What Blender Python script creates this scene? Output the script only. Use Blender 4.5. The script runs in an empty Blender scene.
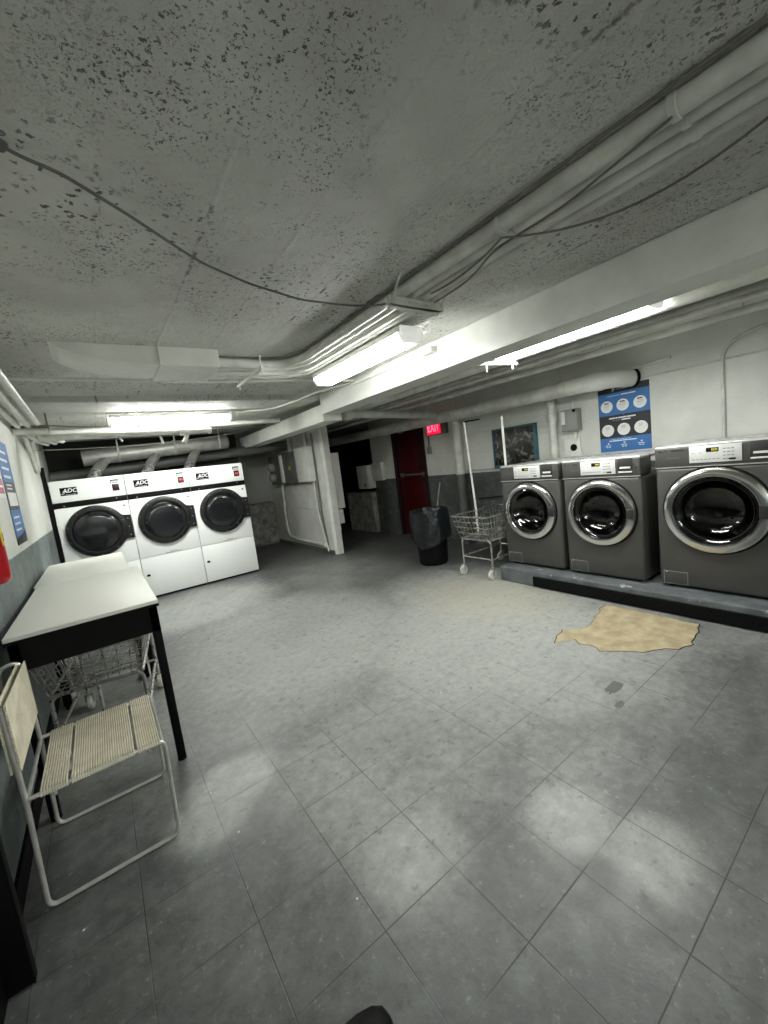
import bpy, bmesh, math, random
from mathutils import Vector, Matrix, noise
random.seed(7)
PI = math.pi
C = bpy.context.scene.collection

# ------------------------------------------------------------------ materials
def lin(h):
    h = h.lstrip('#'); o = []
    for i in (0, 2, 4):
        c = int(h[i:i+2], 16)/255
        o.append(c/12.92 if c <= .04045 else ((c+.055)/1.055)**2.4)
    return (*o, 1)

class NT:
    def __init__(s, name):
        s.m = bpy.data.materials.new(name); s.m.use_nodes = True
        s.t = s.m.node_tree; s.n = s.t.nodes; s.b = s.n['Principled BSDF']
        s.co = s.n.new('ShaderNodeTexCoord').outputs['Object']
    def add(s, typ, **kw):
        n = s.n.new(typ)
        for k, v in kw.items(): setattr(n, k, v)
        return n
    def link(s, a, b): s.t.links.new(a, b)
    def put(s, sock, v):
        if hasattr(v, 'is_linked') or isinstance(v, bpy.types.NodeSocket): s.link(v, sock)
        else: sock.default_value = v
    def noise(s, scale, detail=4, rough=.55, vec=None, dist=0):
        n = s.add('ShaderNodeTexNoise'); n.inputs['Scale'].default_value = scale
        n.inputs['Detail'].default_value = detail; n.inputs['Roughness'].default_value = rough
        n.inputs['Distortion'].default_value = dist
        s.link(vec or s.co, n.inputs['Vector']); return n.outputs['Fac']
    def voro(s, scale, feature='F1', vec=None, out='Distance', rnd=1):
        n = s.add('ShaderNodeTexVoronoi', feature=feature); n.inputs['Scale'].default_value = scale
        n.inputs['Randomness'].default_value = rnd
        s.link(vec or s.co, n.inputs['Vector']); return n.outputs[out]
    def math(s, op, a, b=0., clamp=False):
        n = s.add('ShaderNodeMath', operation=op); n.use_clamp = clamp
        s.put(n.inputs[0], a); s.put(n.inputs[1], b); return n.outputs[0]
    def ramp(s, fac, lo, hi, a=0., b=1.):
        n = s.add('ShaderNodeMapRange'); n.interpolation_type = 'SMOOTHSTEP'
        s.put(n.inputs['Value'], fac)
        for k, v in (('From Min', lo), ('From Max', hi), ('To Min', a), ('To Max', b)): n.inputs[k].default_value = v
        return n.outputs['Result']
    def mix(s, fac, a, b):
        n = s.add('ShaderNodeMix', data_type='RGBA')
        s.put(n.inputs[0], fac); s.put(n.inputs[6], a); s.put(n.inputs[7], b); return n.outputs[2]
    def sep(s, vec=None):
        n = s.add('ShaderNodeSeparateXYZ'); s.link(vec or s.co, n.inputs[0]); return n.outputs
    def bump(s, h, strength=.3, dist=.01, prev=None):
        n = s.add('ShaderNodeBump'); n.inputs['Strength'].default_value = strength
        n.inputs['Distance'].default_value = dist; s.link(h, n.inputs['Height'])
        if prev: s.link(prev, n.inputs['Normal'])
        return n.outputs[0]
    def done(s, col, rough=.6, metal=0., normal=None):
        s.put(s.b.inputs['Base Color'], col); s.put(s.b.inputs['Roughness'], rough)
        s.b.inputs['Metallic'].default_value = metal
        if normal: s.link(normal, s.b.inputs['Normal'])
        return s.m

def plain(name, h, rough=.5, metal=0., var=.12, scale=9, bump=0., coat=0.):
    t = NT(name); c = lin(h)
    d = tuple(x*(1-var) for x in c[:3])+(1,); l = tuple(min(1, x*(1+var*.6)) for x in c[:3])+(1,)
    f = t.noise(scale, 5)
    nrm = t.bump(t.noise(scale*6, 4), bump, .01) if bump else None
    if coat: t.b.inputs['Coat Weight'].default_value = coat; t.b.inputs['Coat Roughness'].default_value = .05
    return t.done(t.mix(t.ramp(f, .3, .7), d, l), t.ramp(f, .3, .7, max(.02, rough-var*.3), min(1, rough+var*.3)), metal, nrm)

def emit(name, h, s):
    t = NT(name); t.b.inputs['Emission Color'].default_value = lin(h); t.b.inputs['Emission Strength'].default_value = s
    return t.done(lin(h), .4)

M = {}
M['white_paint'] = plain('white_paint', 'd9dad3', .45, var=.10, scale=5, bump=.12)
M['pipe_white'] = plain('pipe_white', 'cfd0c8', .42, var=.18, scale=7, bump=.15)
M['pipe_grey'] = plain('pipe_grey', 'a3a49e', .5, var=.2, scale=8, bump=.1)
M['enamel'] = plain('enamel', 'eceeeb', .3, var=.008)
M['black'] = plain('black', '060607', .6, var=.25)
M['black_gloss'] = plain('black_gloss', '070708', .34, var=.25)
M['tinted'] = plain('tinted', '0a0b0b', .06, var=.2, coat=1.)
M['dryer_glass'] = plain('dryer_glass', '16171a', .16, var=.2, coat=.4)
M['drum_steel'] = plain('drum_steel', '6f6f6d', .32, .9, var=.2, scale=20)
def glass_mat():
    t = NT('door_glass'); n = t.n
    tr = n.new('ShaderNodeBsdfTransparent'); tr.inputs[0].default_value = (.16, .165, .165, 1)
    gl = n.new('ShaderNodeBsdfGlossy'); gl.inputs['Roughness'].default_value = .03; gl.inputs[0].default_value = (.9, .9, .9, 1)
    fr = n.new('ShaderNodeFresnel'); fr.inputs[0].default_value = 1.55
    mx = n.new('ShaderNodeMixShader'); t.link(fr.outputs[0], mx.inputs[0]); t.link(tr.outputs[0], mx.inputs[1]); t.link(gl.outputs[0], mx.inputs[2])
    t.link(mx.outputs[0], n['Material Output'].inputs[0]); n.remove(t.b); return t.m
M['door_glass'] = glass_mat()
M['chrome'] = plain('chrome', 'd4d4d2', .14, 1., var=.06)
M['steel'] = plain('steel', 'c9c8c1', .32, .55, var=.12, scale=20)
M['cart_wire'] = plain('cart_wire', 'a3a29c', .33, .7, var=.25, scale=25)
M['cart_steel'] = plain('cart_steel', 'b0afa9', .3, .7, var=.15, scale=20)
M['washer_grey'] = plain('washer_grey', '494846', .42, .25, var=.04)
M['washer_dark'] = plain('washer_dark', '2c2b2a', .4, .1, var=.1)
M['washer_top'] = plain('washer_top', 'b9b9b6', .28, .2, var=.05)  # pale tone paints in lamplight and wall reflection on the tops
M['fascia'] = plain('fascia', 'cfd0cd', .35, .2, var=.05)
M['print_grey'] = plain('print_grey', '6b6b6a', .5)
M['lcd'] = emit('lcd', 'a89c3c', .3)
M['lcd_back'] = plain('lcd_back', '16150c', .2)
M['red_led'] = emit('red_led', 'f04038', .5)
M['red_led_dim'] = plain('red_led_dim', '4a1512', .3)
M['red_print'] = plain('red_print', 'b0584e', .6)
M['white_print'] = plain('white_print', 'dfe0de', .5, var=.03)
M['dark_print'] = plain('dark_print', '1c1d1f', .5)
M['blue_print'] = plain('blue_print', '2f6aa8', .45, var=.06)
M['navy_print'] = plain('navy_print', '15181d', .45)
M['pale_blue'] = plain('pale_blue', '9cc2e6', .5)
M['pink_print'] = plain('pink_print', 'b9586a', .6)
M['laminate'] = plain('laminate', 'e2e3da', .5, var=.008)
M['door_red'] = plain('door_red', '430709', .4, var=.2, scale=4)
M['door_frame'] = plain('door_frame', '220708', .5, var=.2)
M['cord'] = plain('cord', 'd5cfb9', .5, var=.14, scale=14)
M['bin'] = plain('bin', '121213', .5, var=.2)
def bag_mat():
    t = NT('bag'); n = t.noise(4, 2, .5, dist=1.2); m = t.noise(9, 2, .5, dist=1.5)
    return t.done(lin('15191c'), .28, 0, t.bump(t.math('ADD', n, t.math('MULTIPLY', m, .4)), .6, .05))
M['bag'] = bag_mat()
M['ext_red'] = plain('ext_red', 'a8101a', .3, var=.1)
M['yellow'] = plain('yellow', 'd8c62a', .5)
M['teal'] = plain('teal', '2b5d65', .4)
M['duct'] = plain('duct', '9a9a96', .42, .5, var=.2, scale=6, bump=.08)
M['foil'] = plain('foil', 'c4c4c2', .3, .9, var=.2, scale=25, bump=.4)
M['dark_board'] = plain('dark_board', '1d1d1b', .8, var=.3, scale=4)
M['cable'] = plain('cable', '6b6a61', .6, var=.2)
M['grey_box'] = plain('grey_box', '8b8c87', .45, var=.08)
M['dark_grey_box'] = plain('dark_grey_box', '5c5e5a', .45, var=.12)
M['rubber_base'] = plain('rubber_base', '060607', .6)
M['wheel_white'] = plain('wheel_white', 'c6c5bd', .5, var=.2, scale=30)
M['shoe'] = plain('shoe', '0b0b0c', .55, var=.2)
M['sole'] = plain('sole', '55565a', .6)
M['exit_red'] = emit('exit_red', 'f01038', 1.1)
M['exit_letter'] = emit('exit_letter', 'ff6f90', 1.6)
for k_, v_ in (('lamp', 36), ('lamp_far', 72), ('lamp_side', 58), ('lamp_fill', 66)): M[k_] = emit(k_, 'fdfffb', v_)
M['lamp_end'] = emit('lamp_end', 'f4f5ee', .45)

def ceiling_mat():
    t = NT('ceiling_concrete')
    big = t.noise(.55, 3); mid = t.noise(2.2, 5, .6)
    x, y, z = t.sep()
    # board marks left by the formwork run along the room
    u = t.math('ADD', x, t.math('MULTIPLY', t.math('SUBTRACT', t.noise(1.6, 3), .5), .06))
    fr = t.math('ABSOLUTE', t.math('SUBTRACT', t.math('FRACT', t.math('MULTIPLY', u, 1/.31)), .5))
    near = t.ramp(fr, .0, .045, 1., 0.)
    line = t.math('MULTIPLY', near, t.ramp(t.noise(16, 5, .75), .5, .6))
    line = t.math('MULTIPLY', line, t.ramp(t.noise(1.1, 3), .44, .56))
    warp = t.add('ShaderNodeVectorMath', operation='ADD')
    nz = t.add('ShaderNodeTexNoise'); nz.inputs['Scale'].default_value = 48; nz.inputs['Detail'].default_value = 5; nz.inputs['Roughness'].default_value = .7
    t.link(t.co, nz.inputs['Vector'])
    sc = t.add('ShaderNodeVectorMath', operation='SCALE'); sc.inputs['Scale'].default_value = .05
    t.link(nz.outputs['Color'], sc.inputs[0]); t.link(t.co, warp.inputs[0]); t.link(sc.outputs[0], warp.inputs[1])
    w = warp.outputs[0]
    pa = t.noise(1.15, 4, .6); pb = t.noise(1.7, 5, .7); rough = t.noise(1.0, 4, .6)
    v1 = t.voro(30, vec=w)
    p1 = t.math('MULTIPLY', t.ramp(t.math('SUBTRACT', t.math('MULTIPLY', t.noise(12, 3), .52), v1), .0, .05), t.ramp(pa, .5, .6))
    v2 = t.voro(75, vec=w)
    p2 = t.math('MULTIPLY', t.ramp(t.math('SUBTRACT', t.math('MULTIPLY', t.noise(23, 3), .64), v2), .02, .08), t.ramp(pb, .45, .58))
    v3 = t.voro(150, vec=w)
    p3 = t.math('MULTIPLY', t.ramp(v3, .18, .3, 1., 0.), t.ramp(t.noise(1.5, 5, .7), .46, .6))
    pits = t.math('MAXIMUM', t.math('MAXIMUM', p1, p2), t.math('MAXIMUM', t.math('MULTIPLY', p3, .6), t.math('MULTIPLY', line, .85)))
    base = t.mix(t.ramp(mid, .35, .68), lin('cfd0c9'), lin('e0e1da'))
    base = t.mix(t.ramp(big, .4, .65, 0., .35), base, lin('c6c6be'))
    base = t.mix(t.math('MULTIPLY', t.ramp(t.noise(.9, 2), .6, .75), .22), base, lin('b09f86'))
    col = t.mix(t.math('MULTIPLY', pits, .85), base, lin('2b2b27'))  # dark pits: dirt, plus the shade of their depth put in the colour
    h = t.math('MULTIPLY', t.math('ADD', t.math('MULTIPLY', t.noise(60, 6, .75), .7), t.math('MULTIPLY', t.noise(24, 6, .7, dist=.7), 1.6)), t.ramp(rough, .38, .6, .25, 1.))
    h = t.math('ADD', h, t.math('MULTIPLY', t.noise(6, 4, .6), 1.))
    h = t.math('ADD', h, t.math('MULTIPLY', t.math('MULTIPLY', near, t.noise(30, 4)), .5))
    h = t.math('SUBTRACT', h, t.math('MULTIPLY', pits, 1.4))
    return t.done(col, .6, 0, t.bump(h, .85, .016))
M['ceiling'] = ceiling_mat()

def floor_mat():
    t = NT('floor_tiles')
    P_ = .3048
    x, y, z = t.sep()
    a = t.math('MULTIPLY', t.math('SUBTRACT', x, .195), 1/P_); b = t.math('MULTIPLY', t.math('SUBTRACT', y, .073), 1/P_)
    da = t.math('ABSOLUTE', t.math('SUBTRACT', t.math('FRACT', t.math('ADD', a, .5)), .5))
    db = t.math('ABSOLUTE', t.math('SUBTRACT', t.math('FRACT', t.math('ADD', b, .5)), .5))
    d = t.math('MINIMUM', da, db)
    cmb = t.add('ShaderNodeCombineXYZ')
    t.link(t.math('FLOOR', a), cmb.inputs[0]); t.link(t.math('FLOOR', b), cmb.inputs[1])
    wn = t.add('ShaderNodeTexWhiteNoise'); t.link(cmb.outputs[0], wn.inputs['Vector'])
    tv = wn.outputs['Value']
    n1 = t.noise(1.1, 5, .6); n2 = t.noise(10, 6, .7); n3 = t.noise(34, 6, .75)
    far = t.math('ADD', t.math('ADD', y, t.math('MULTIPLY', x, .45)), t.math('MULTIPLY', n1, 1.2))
    base = t.mix(t.ramp(n2, .32, .68), lin('494b4a'), lin('5b5d5b'))
    base = t.mix(t.math('MULTIPLY', tv, .28), base, lin('424544'))
    # worn places; the broad ones also paint in the lamplit middle of the floor
    wear_light = None
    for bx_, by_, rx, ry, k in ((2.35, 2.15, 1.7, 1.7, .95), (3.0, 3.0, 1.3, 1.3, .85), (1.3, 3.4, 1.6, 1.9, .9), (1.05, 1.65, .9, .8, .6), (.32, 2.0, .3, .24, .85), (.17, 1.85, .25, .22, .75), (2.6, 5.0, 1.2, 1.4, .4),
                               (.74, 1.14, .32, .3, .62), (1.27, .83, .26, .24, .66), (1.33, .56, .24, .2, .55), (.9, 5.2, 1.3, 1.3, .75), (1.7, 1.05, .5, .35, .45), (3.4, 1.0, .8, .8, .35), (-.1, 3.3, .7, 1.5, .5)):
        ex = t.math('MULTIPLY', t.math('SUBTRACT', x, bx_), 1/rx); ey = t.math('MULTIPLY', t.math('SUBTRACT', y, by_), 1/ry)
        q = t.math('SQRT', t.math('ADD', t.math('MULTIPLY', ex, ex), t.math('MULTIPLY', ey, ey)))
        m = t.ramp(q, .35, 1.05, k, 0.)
        wear_light = m if wear_light is None else t.math('MAXIMUM', wear_light, m)
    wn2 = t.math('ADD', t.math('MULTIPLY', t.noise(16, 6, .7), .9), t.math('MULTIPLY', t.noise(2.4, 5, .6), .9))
    wear_light = t.math('ADD', wear_light, t.math('MULTIPLY', t.math('SUBTRACT', wn2, .9), .95))
    wear_light = t.math('MULTIPLY', t.ramp(wear_light, -.15, 1.1), t.ramp(t.noise(21, 6, .75), .3, .62, .72, 1.))
    base = t.mix(wear_light, base, lin('a0a29d'))
    ex = t.math('MULTIPLY', t.math('SUBTRACT', x, 3.0), .9); ey = t.math('MULTIPLY', t.math('SUBTRACT', y, 2.7), .75)
    crust = t.ramp(t.math('ADD', t.math('SQRT', t.math('ADD', t.math('MULTIPLY', ex, ex), t.math('MULTIPLY', ey, ey))), t.noise(5, 6, .7)), .75, 1.3, .5, 0.)
    base = t.mix(crust, base, lin('aeaa99'))
    base = t.mix(t.ramp(n3, .57, .72, 0., .38), base, lin('b3b4ad'))
    base = t.mix(t.ramp(t.noise(15, 6, .75), .56, .66, 0., .5), base, lin('3a3c3a'))
    fl = t.voro(5.5); base = t.mix(t.math('MULTIPLY', t.ramp(fl, .018, .03, 1., 0.), t.ramp(t.noise(3, 2), .5, .52)), base, lin('dcdcd6'))
    joint = t.math('MULTIPLY', t.ramp(d, .003, .008, 1., 0.), t.ramp(t.noise(2.3, 3), .38, .55, .15, 1.))
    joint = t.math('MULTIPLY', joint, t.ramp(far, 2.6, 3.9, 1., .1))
    col = t.mix(t.math('MULTIPLY', joint, .85), base, lin('262826'))
    h = t.math('SUBTRACT', t.math('ADD', t.math('MULTIPLY', n3, .25), n2), t.math('MULTIPLY', joint, 1.2))
    return t.done(col, t.ramp(n2, .3, .7, .34, .5), 0, t.bump(h, .3, .006))
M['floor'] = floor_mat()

def patch_mat():
    t = NT('bare_patch')
    n = t.noise(9, 6, .65); f = t.noise(45, 5, .7)
    c = t.mix(t.ramp(n, .3, .7), lin('8f8164'), lin('b0a283'))
    c = t.mix(t.ramp(f, .58, .72, 0., .6), c, lin('74664a'))
    return t.done(c, .75, 0, t.bump(f, .4, .006))
M['patch'] = patch_mat()

def wall_mat(name, top, low, split, rough_low=.5, brick=0., upb=.25):
    t = NT(name)
    x, y, z = t.sep()
    e = t.math('ADD', z, t.math('MULTIPLY', t.math('SUBTRACT', t.noise(14, 3), .5), .012))
    k = t.ramp(e, split-.003, split+.003)
    n = t.noise(2.4, 5, .6); f = t.noise(24, 6, .65)
    a, b = lin(top), lin(low)
    ca = t.mix(t.ramp(n, .35, .7), tuple(v*.86 for v in a[:3])+(1,), a)
    ca = t.mix(t.ramp(t.noise(17, 5, .7), .66, .74, 0., .55), ca, lin('6d6d66'))
    cb = t.mix(t.ramp(n, .3, .7), tuple(v*.5 for v in b[:3])+(1,), b)
    cb = t.mix(t.ramp(t.noise(13, 6, .7, dist=.5), .56, .7, 0., .7*min(1, rough_low*1.2)), cb, tuple(min(1, v*2.6) for v in b[:3])+(1,))
    h = t.math('ADD', f, t.math('MULTIPLY', n, 1.5))
    nl = t.math('ADD', t.math('MULTIPLY', t.noise(9, 6, .6, dist=.8), 3.5), f)
    hh = t.math('ADD', t.math('MULTIPLY', t.math('SUBTRACT', 1., k), t.math('MULTIPLY', nl, rough_low*3)), t.math('MULTIPLY', h, upb*2))
    if brick:
        br = t.add('ShaderNodeTexBrick'); br.inputs['Scale'].default_value = 1
        br.inputs['Brick Width'].default_value = .215; br.inputs['Row Height'].default_value = .075
        br.inputs['Mortar Size'].default_value = .006; br.inputs['Mortar Smooth'].default_value = .6
        cm = t.add('ShaderNodeCombineXYZ'); t.link(y, cm.inputs[0]); t.link(z, cm.inputs[1])
        t.link(cm.outputs[0], br.inputs['Vector'])
        hh = t.math('SUBTRACT', hh, t.math('MULTIPLY', t.math('MULTIPLY', br.outputs['Fac'], brick*1.6), t.ramp(y, 2.9, 3.0)))
    return t.done(t.mix(k, cb, ca), t.ramp(k, 0, 1, .5, .55), 0, t.bump(hh, .5, .012))
M['wall_l'] = wall_mat('wall_left_paint', 'd3d5cd', '7b8584', 1.15, .25)
M['wall_r'] = wall_mat('wall_right_paint', 'd6d7d0', '5f6361', 1.12, 1.0, brick=.5)
M['wall_b'] = wall_mat('wall_back_paint', 'a9aaa4', '8f8f88', .92, 1.2, brick=.0)
M['wall_unlit'] = plain('wall_unlit', '3b3b38', .8, var=.3, scale=4, bump=.3)  # dark tone stands in for the unlit passage and alcove
M['rubble'] = plain('rubble', '9a9a93', .7, var=.5, scale=9, bump=.9)

def plinth_mat():
    t = NT('plinth_paint')
    n = t.noise(7, 6, .65); ch = t.noise(11, 6, .7)
    c = t.mix(t.ramp(n, .3, .7), lin('4b5052'), lin('63696a'))
    c = t.mix(t.ramp(ch, .61, .66, 0., .8), c, lin('b9b9b2'))
    return t.done(c, .5, 0, t.bump(t.noise(30, 5), .3, .006))
M['plinth'] = plinth_mat()

def art_mat():
    t = NT('picture_art')
    n = t.noise(11, 6, .7, dist=.8); f = t.noise(40, 5, .7)
    c = t.mix(t.ramp(n, .46, .66), lin('0d0d0c'), lin('77766c'))
    c = t.mix(t.ramp(f, .55, .7, 0., .6), c, lin('2c201a'))
    c = t.mix(t.ramp(t.noise(6, 3), .6, .7, 0., .6), c, lin('234a4a'))
    return t.done(c, .15)
M['art'] = art_mat()

for k_ in ('black', 'rubber_base', 'bin', 'shoe'): M[k_].node_tree.nodes['Principled BSDF'].inputs['Specular IOR Level'].default_value = .15

# ------------------------------------------------------------------ geometry helpers
def NB(): return bmesh.new()
def box(bm, x0, x1, y0, y1, z0, z1, bev=0., seg=2):
    r = bmesh.ops.create_cube(bm, size=1)
    vs = r['verts']
    for v in vs:
        v.co = Vector(((x0+x1)/2+v.co.x*(x1-x0), (y0+y1)/2+v.co.y*(y1-y0), (z0+z1)/2+v.co.z*(z1-z0)))
    if bev:
        es = list({e for v in vs for e in v.link_edges})
        bmesh.ops.bevel(bm, geom=es, offset=bev, segments=seg, affect='EDGES', profile=.5)
    return bm
def fillet(pts, rad, n=5):
    pts = [Vector(p) for p in pts]
    if rad <= 0: return pts
    out = [pts[0]]
    for i in range(1, len(pts)-1):
        a, b, c = pts[i-1], pts[i], pts[i+1]
        u, v = (a-b), (c-b); r = min(rad, u.length*.48, v.length*.48)
        p, q = b+u.normalized()*r, b+v.normalized()*r
        for k in range(n+1):
            s = k/n; out.append(p*(1-s)**2+b*2*s*(1-s)+q*s*s)
    out.append(pts[-1]); return out
def tube(bm, pts, r, seg=8, rad=0., cap=True, closed=False):
    P = fillet(pts, rad) if not closed else [Vector(p) for p in pts]
    n = len(P)
    up = None; rings = []
    for i, p in enumerate(P):
        if closed: t = (P[(i+1) % n]-P[i-1]).normalized()
        else: t = ((P[min(i+1, n-1)]-P[i]).normalized()+(P[i]-P[max(i-1, 0)]).normalized()).normalized()
        if up is None:
            up = Vector((0, 0, 1)) if abs(t.z) < .9 else Vector((1, 0, 0))
        s = t.cross(up).normalized(); up = s.cross(t).normalized()
        rr = r(i/(n-1)) if callable(r) else r
        rings.append([bm.verts.new(p+(s*math.cos(2*PI*k/seg)+up*math.sin(2*PI*k/seg))*rr) for k in range(seg)])
    m = n if closed else n-1
    for i in range(m):
        A, B = rings[i], rings[(i+1) % n]
        for k in range(seg): bm.faces.new((A[k], A[(k+1) % seg], B[(k+1) % seg], B[k]))
    if cap and not closed:
        bm.faces.new(rings[0][::-1]); bm.faces.new(rings[-1])
    return bm
def cyl(bm, a, b, r, seg=16): return tube(bm, [a, b], r, seg)
def lathe(bm, c, axis, prof, seg=40, closed_end=True):
    """prof: (radius, distance along axis)"""
    ax = Vector(axis).normalized(); c = Vector(c)
    u = Vector((0, 0, 1)) if abs(ax.z) < .9 else Vector((1, 0, 0))
    s = ax.cross(u).normalized(); u = s.cross(ax).normalized()
    rings = []
    for r, h in prof:
        if r < 1e-6: rings.append([bm.verts.new(c+ax*h)])
        else: rings.append([bm.verts.new(c+ax*h+(s*math.cos(2*PI*k/seg)+u*math.sin(2*PI*k/seg))*r) for k in range(seg)])
    for A, B in zip(rings, rings[1:]):
        for k in range(seg):
            k2 = (k+1) % seg
            if len(A) == 1 and len(B) == 1: continue
            if len(A) == 1: bm.faces.new((A[0], B[k2], B[k]))
            elif len(B) == 1: bm.faces.new((A[k], A[k2], B[0]))
            else: bm.faces.new((A[k], A[k2], B[k2], B[k]))
    if closed_end:
        for R_, rev in ((rings[0], 1), (rings[-1], 0)):
            if len(R_) > 1: bm.faces.new(R_[::-1] if rev else R_)
    return bm
def prism(bm, poly, axis, a, b):
    """poly of 2D points; axis: 0,1,2 = extrusion axis; the two others in order"""
    def P(p, t):
        q = list(p); q.insert(axis, t); return bm.verts.new(q)
    A = [P(p, a) for p in poly]; B = [P(p, b) for p in poly]
    n = len(poly)
    bm.faces.new(A); bm.faces.new(B[::-1])
    for i in range(n): bm.faces.new((A[i], B[i], B[(i+1) % n], A[(i+1) % n]))
    return bm
def text(bm, s, size, mtx, shear=0., depth=.0006, align='CENTER', bold=0.):
    cu = bpy.data.curves.new('t', 'FONT'); cu.body = s; cu.size = size; cu.extrude = depth; cu.shear = shear
    cu.align_x = align; cu.align_y = 'CENTER'; cu.offset = bold; cu.resolution_u = 3
    o = bpy.data.objects.new('t', cu); C.objects.link(o)
    dg = bpy.context.evaluated_depsgraph_get()
    me = bpy.data.meshes.new_from_object(o.evaluated_get(dg))
    tmp = bmesh.new(); tmp.from_mesh(me); tmp.transform(mtx)
    me2 = bpy.data.meshes.new('t'); tmp.to_mesh(me2); bm.from_mesh(me2); tmp.free()
    bpy.data.objects.remove(o); bpy.data.meshes.remove(me); bpy.data.meshes.remove(me2); bpy.data.curves.remove(cu)
    return bm

def bored(bm, cut):
    """bm with the closed shape cut taken out of it"""
    obs = []
    for b_ in (bm, cut):
        bmesh.ops.recalc_face_normals(b_, faces=b_.faces)
        me = bpy.data.meshes.new('t'); b_.to_mesh(me); b_.free()
        o = bpy.data.objects.new('t', me); C.objects.link(o); obs.append(o)
    m = obs[0].modifiers.new('b', 'BOOLEAN'); m.operation = 'DIFFERENCE'; m.object = obs[1]; m.solver = 'EXACT'
    dg = bpy.context.evaluated_depsgraph_get()
    me = bpy.data.meshes.new_from_object(obs[0].evaluated_get(dg))
    out = bmesh.new(); out.from_mesh(me); bpy.data.meshes.remove(me)
    for o in obs:
        d_ = o.data; bpy.data.objects.remove(o); bpy.data.meshes.remove(d_)
    return out

def rloc(o):
    v = Vector((0, 0, 0))
    while o: v += o.location; o = o.parent
    return v
def obj(name, bm, mat, parent=None, smooth=True, world=True, angle=35, fix=True):
    """link one mesh object; bm may be a list of (bmesh, material) pairs"""
    lst = bm if isinstance(bm, list) else [(bm, mat)]
    me = bpy.data.meshes.new(name); J = bmesh.new()
    for i, (b, m) in enumerate(lst):
        if fix: bmesh.ops.recalc_face_normals(b, faces=b.faces)
        for f in b.faces: f.material_index = i; f.smooth = smooth
        t = bpy.data.meshes.new('t'); b.to_mesh(t); J.from_mesh(t); bpy.data.meshes.remove(t); b.free()
        me.materials.append(M[m])
    if parent is not None and world: J.transform(Matrix.Translation(-rloc(parent)))
    if smooth:
        for e in J.edges:
            if len(e.link_faces) == 2 and e.calc_face_angle(0) > math.radians(angle): e.smooth = False
    J.to_mesh(me); J.free()
    o = bpy.data.objects.new(name, me); C.objects.link(o)
    if parent is not None: o.parent = parent
    return o
def tag(o, label=None, cat=None, group=None, kind=None):
    for k, v in (('label', label), ('category', cat), ('group', group), ('kind', kind)):
        if v: o[k] = v
    return o
def thing(name, label, cat, loc=(0, 0, 0), rotz=0, group=None):
    o = bpy.data.objects.new(name, None); C.objects.link(o); o.empty_display_size = .1
    o.location = loc; o.rotation_euler = (0, 0, rotz)
    return tag(o, label, cat, group)
def struct(name, bm, mat, parent=None, smooth=False):
    o = obj(name, bm, mat, parent, smooth)
    if parent is None: o['kind'] = 'structure'
    return o
def copy_tree(o, parent=None):
    c = o.copy(); C.objects.link(c)
    if parent is not None: c.parent = parent
    for ch in [x for x in bpy.data.objects if x.parent == o]: copy_tree(ch, c)
    return c

# ------------------------------------------------------------------ the room
XL, XR, YB, YF, ZC = -.48, 4.8, 8.75, -5.0, 2.33
YP = 12.0                                                # the passage beyond the partition runs on to here
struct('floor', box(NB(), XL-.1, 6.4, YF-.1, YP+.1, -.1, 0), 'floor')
struct('ceiling', box(NB(), XL-.1, 6.4, YF-.1, YP+.1, ZC, ZC+.12), 'ceiling')
struct('wall_left', box(NB(), XL-.12, XL, YF, YB+.1, 0, ZC), 'wall_l')
struct('wall_front', box(NB(), XL, 6.4, YF-.1, YF, 0, ZC), 'wall_l')
struct('wall_back', box(NB(), XL, 3.3, YB, YB+.1, 0, ZC), 'wall_b')
struct('wall_passage', box(NB(), 3.3, 6.4, YP, YP+.1, 0, ZC), 'wall_unlit')
b = NB()
box(b, XR, XR+.15, YF, 5.37, 0, ZC); box(b, XR, XR+.15, 5.37, 6.23, 2.06, ZC); box(b, XR, XR+.15, 6.23, 7.02, 0, ZC)
struct('wall_right', b, 'wall_r')
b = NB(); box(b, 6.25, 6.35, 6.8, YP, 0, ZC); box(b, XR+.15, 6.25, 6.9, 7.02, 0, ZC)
struct('wall_alcove', b, 'wall_unlit')
# whitewashed rubble stub under the dark opening
b = NB()
box(b, 4.72, 4.95, 7.08, 8.1, 0, .86)
bmesh.ops.subdivide_edges(b, edges=b.edges[:], cuts=9, use_grid_fill=True)
for v in b.verts:
    if v.co.z > .01: v.co += Vector((1, .4, .5))*.03*noise.noise(v.co*6)
struct('wall_rubble', b, 'rubble', smooth=True)
# rubble ledge at the foot of the back wall between the dryers and the partition
b = NB(); box(b, 2.25, 3.14, 8.6, 8.76, 0, .9)
bmesh.ops.subdivide_edges(b, edges=b.edges[:], cuts=9, use_grid_fill=True)
for v in b.verts:
    if v.co.z > .01: v.co += Vector((.2, 1, .5))*.04*noise.noise(v.co*7)
struct('wall_ledge', b, 'rubble', smooth=True)
# partition wall seen end-on, carrying the meters
b = NB()
prism(b, [(3.15, 6.07), (3.18, 6.02), (3.29, 6.02), (3.3, 6.05), (3.3, YP), (3.15, YP)], 2, 0, ZC)
box(b, 3.135, 3.15, 6.15, 8.7, .79, .80)
struct('wall_partition', b, 'white_paint')
struct('baseboard_partition', box(NB(), 3.135, 3.15, 6.07, 8.6, 0, .07), 'dark_grey_box')
# dark bulkhead behind the dryers, with the filler strip beside the first one
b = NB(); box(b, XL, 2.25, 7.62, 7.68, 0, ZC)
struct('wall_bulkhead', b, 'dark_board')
struct('trim_1', box(NB(), XL, -.436, 6.33, 6.36, 0, 1.9), 'black')
struct('baseboard_left', box(NB(), XL, XL+.012, YF, 6.3, 0, .1), 'black')
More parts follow.
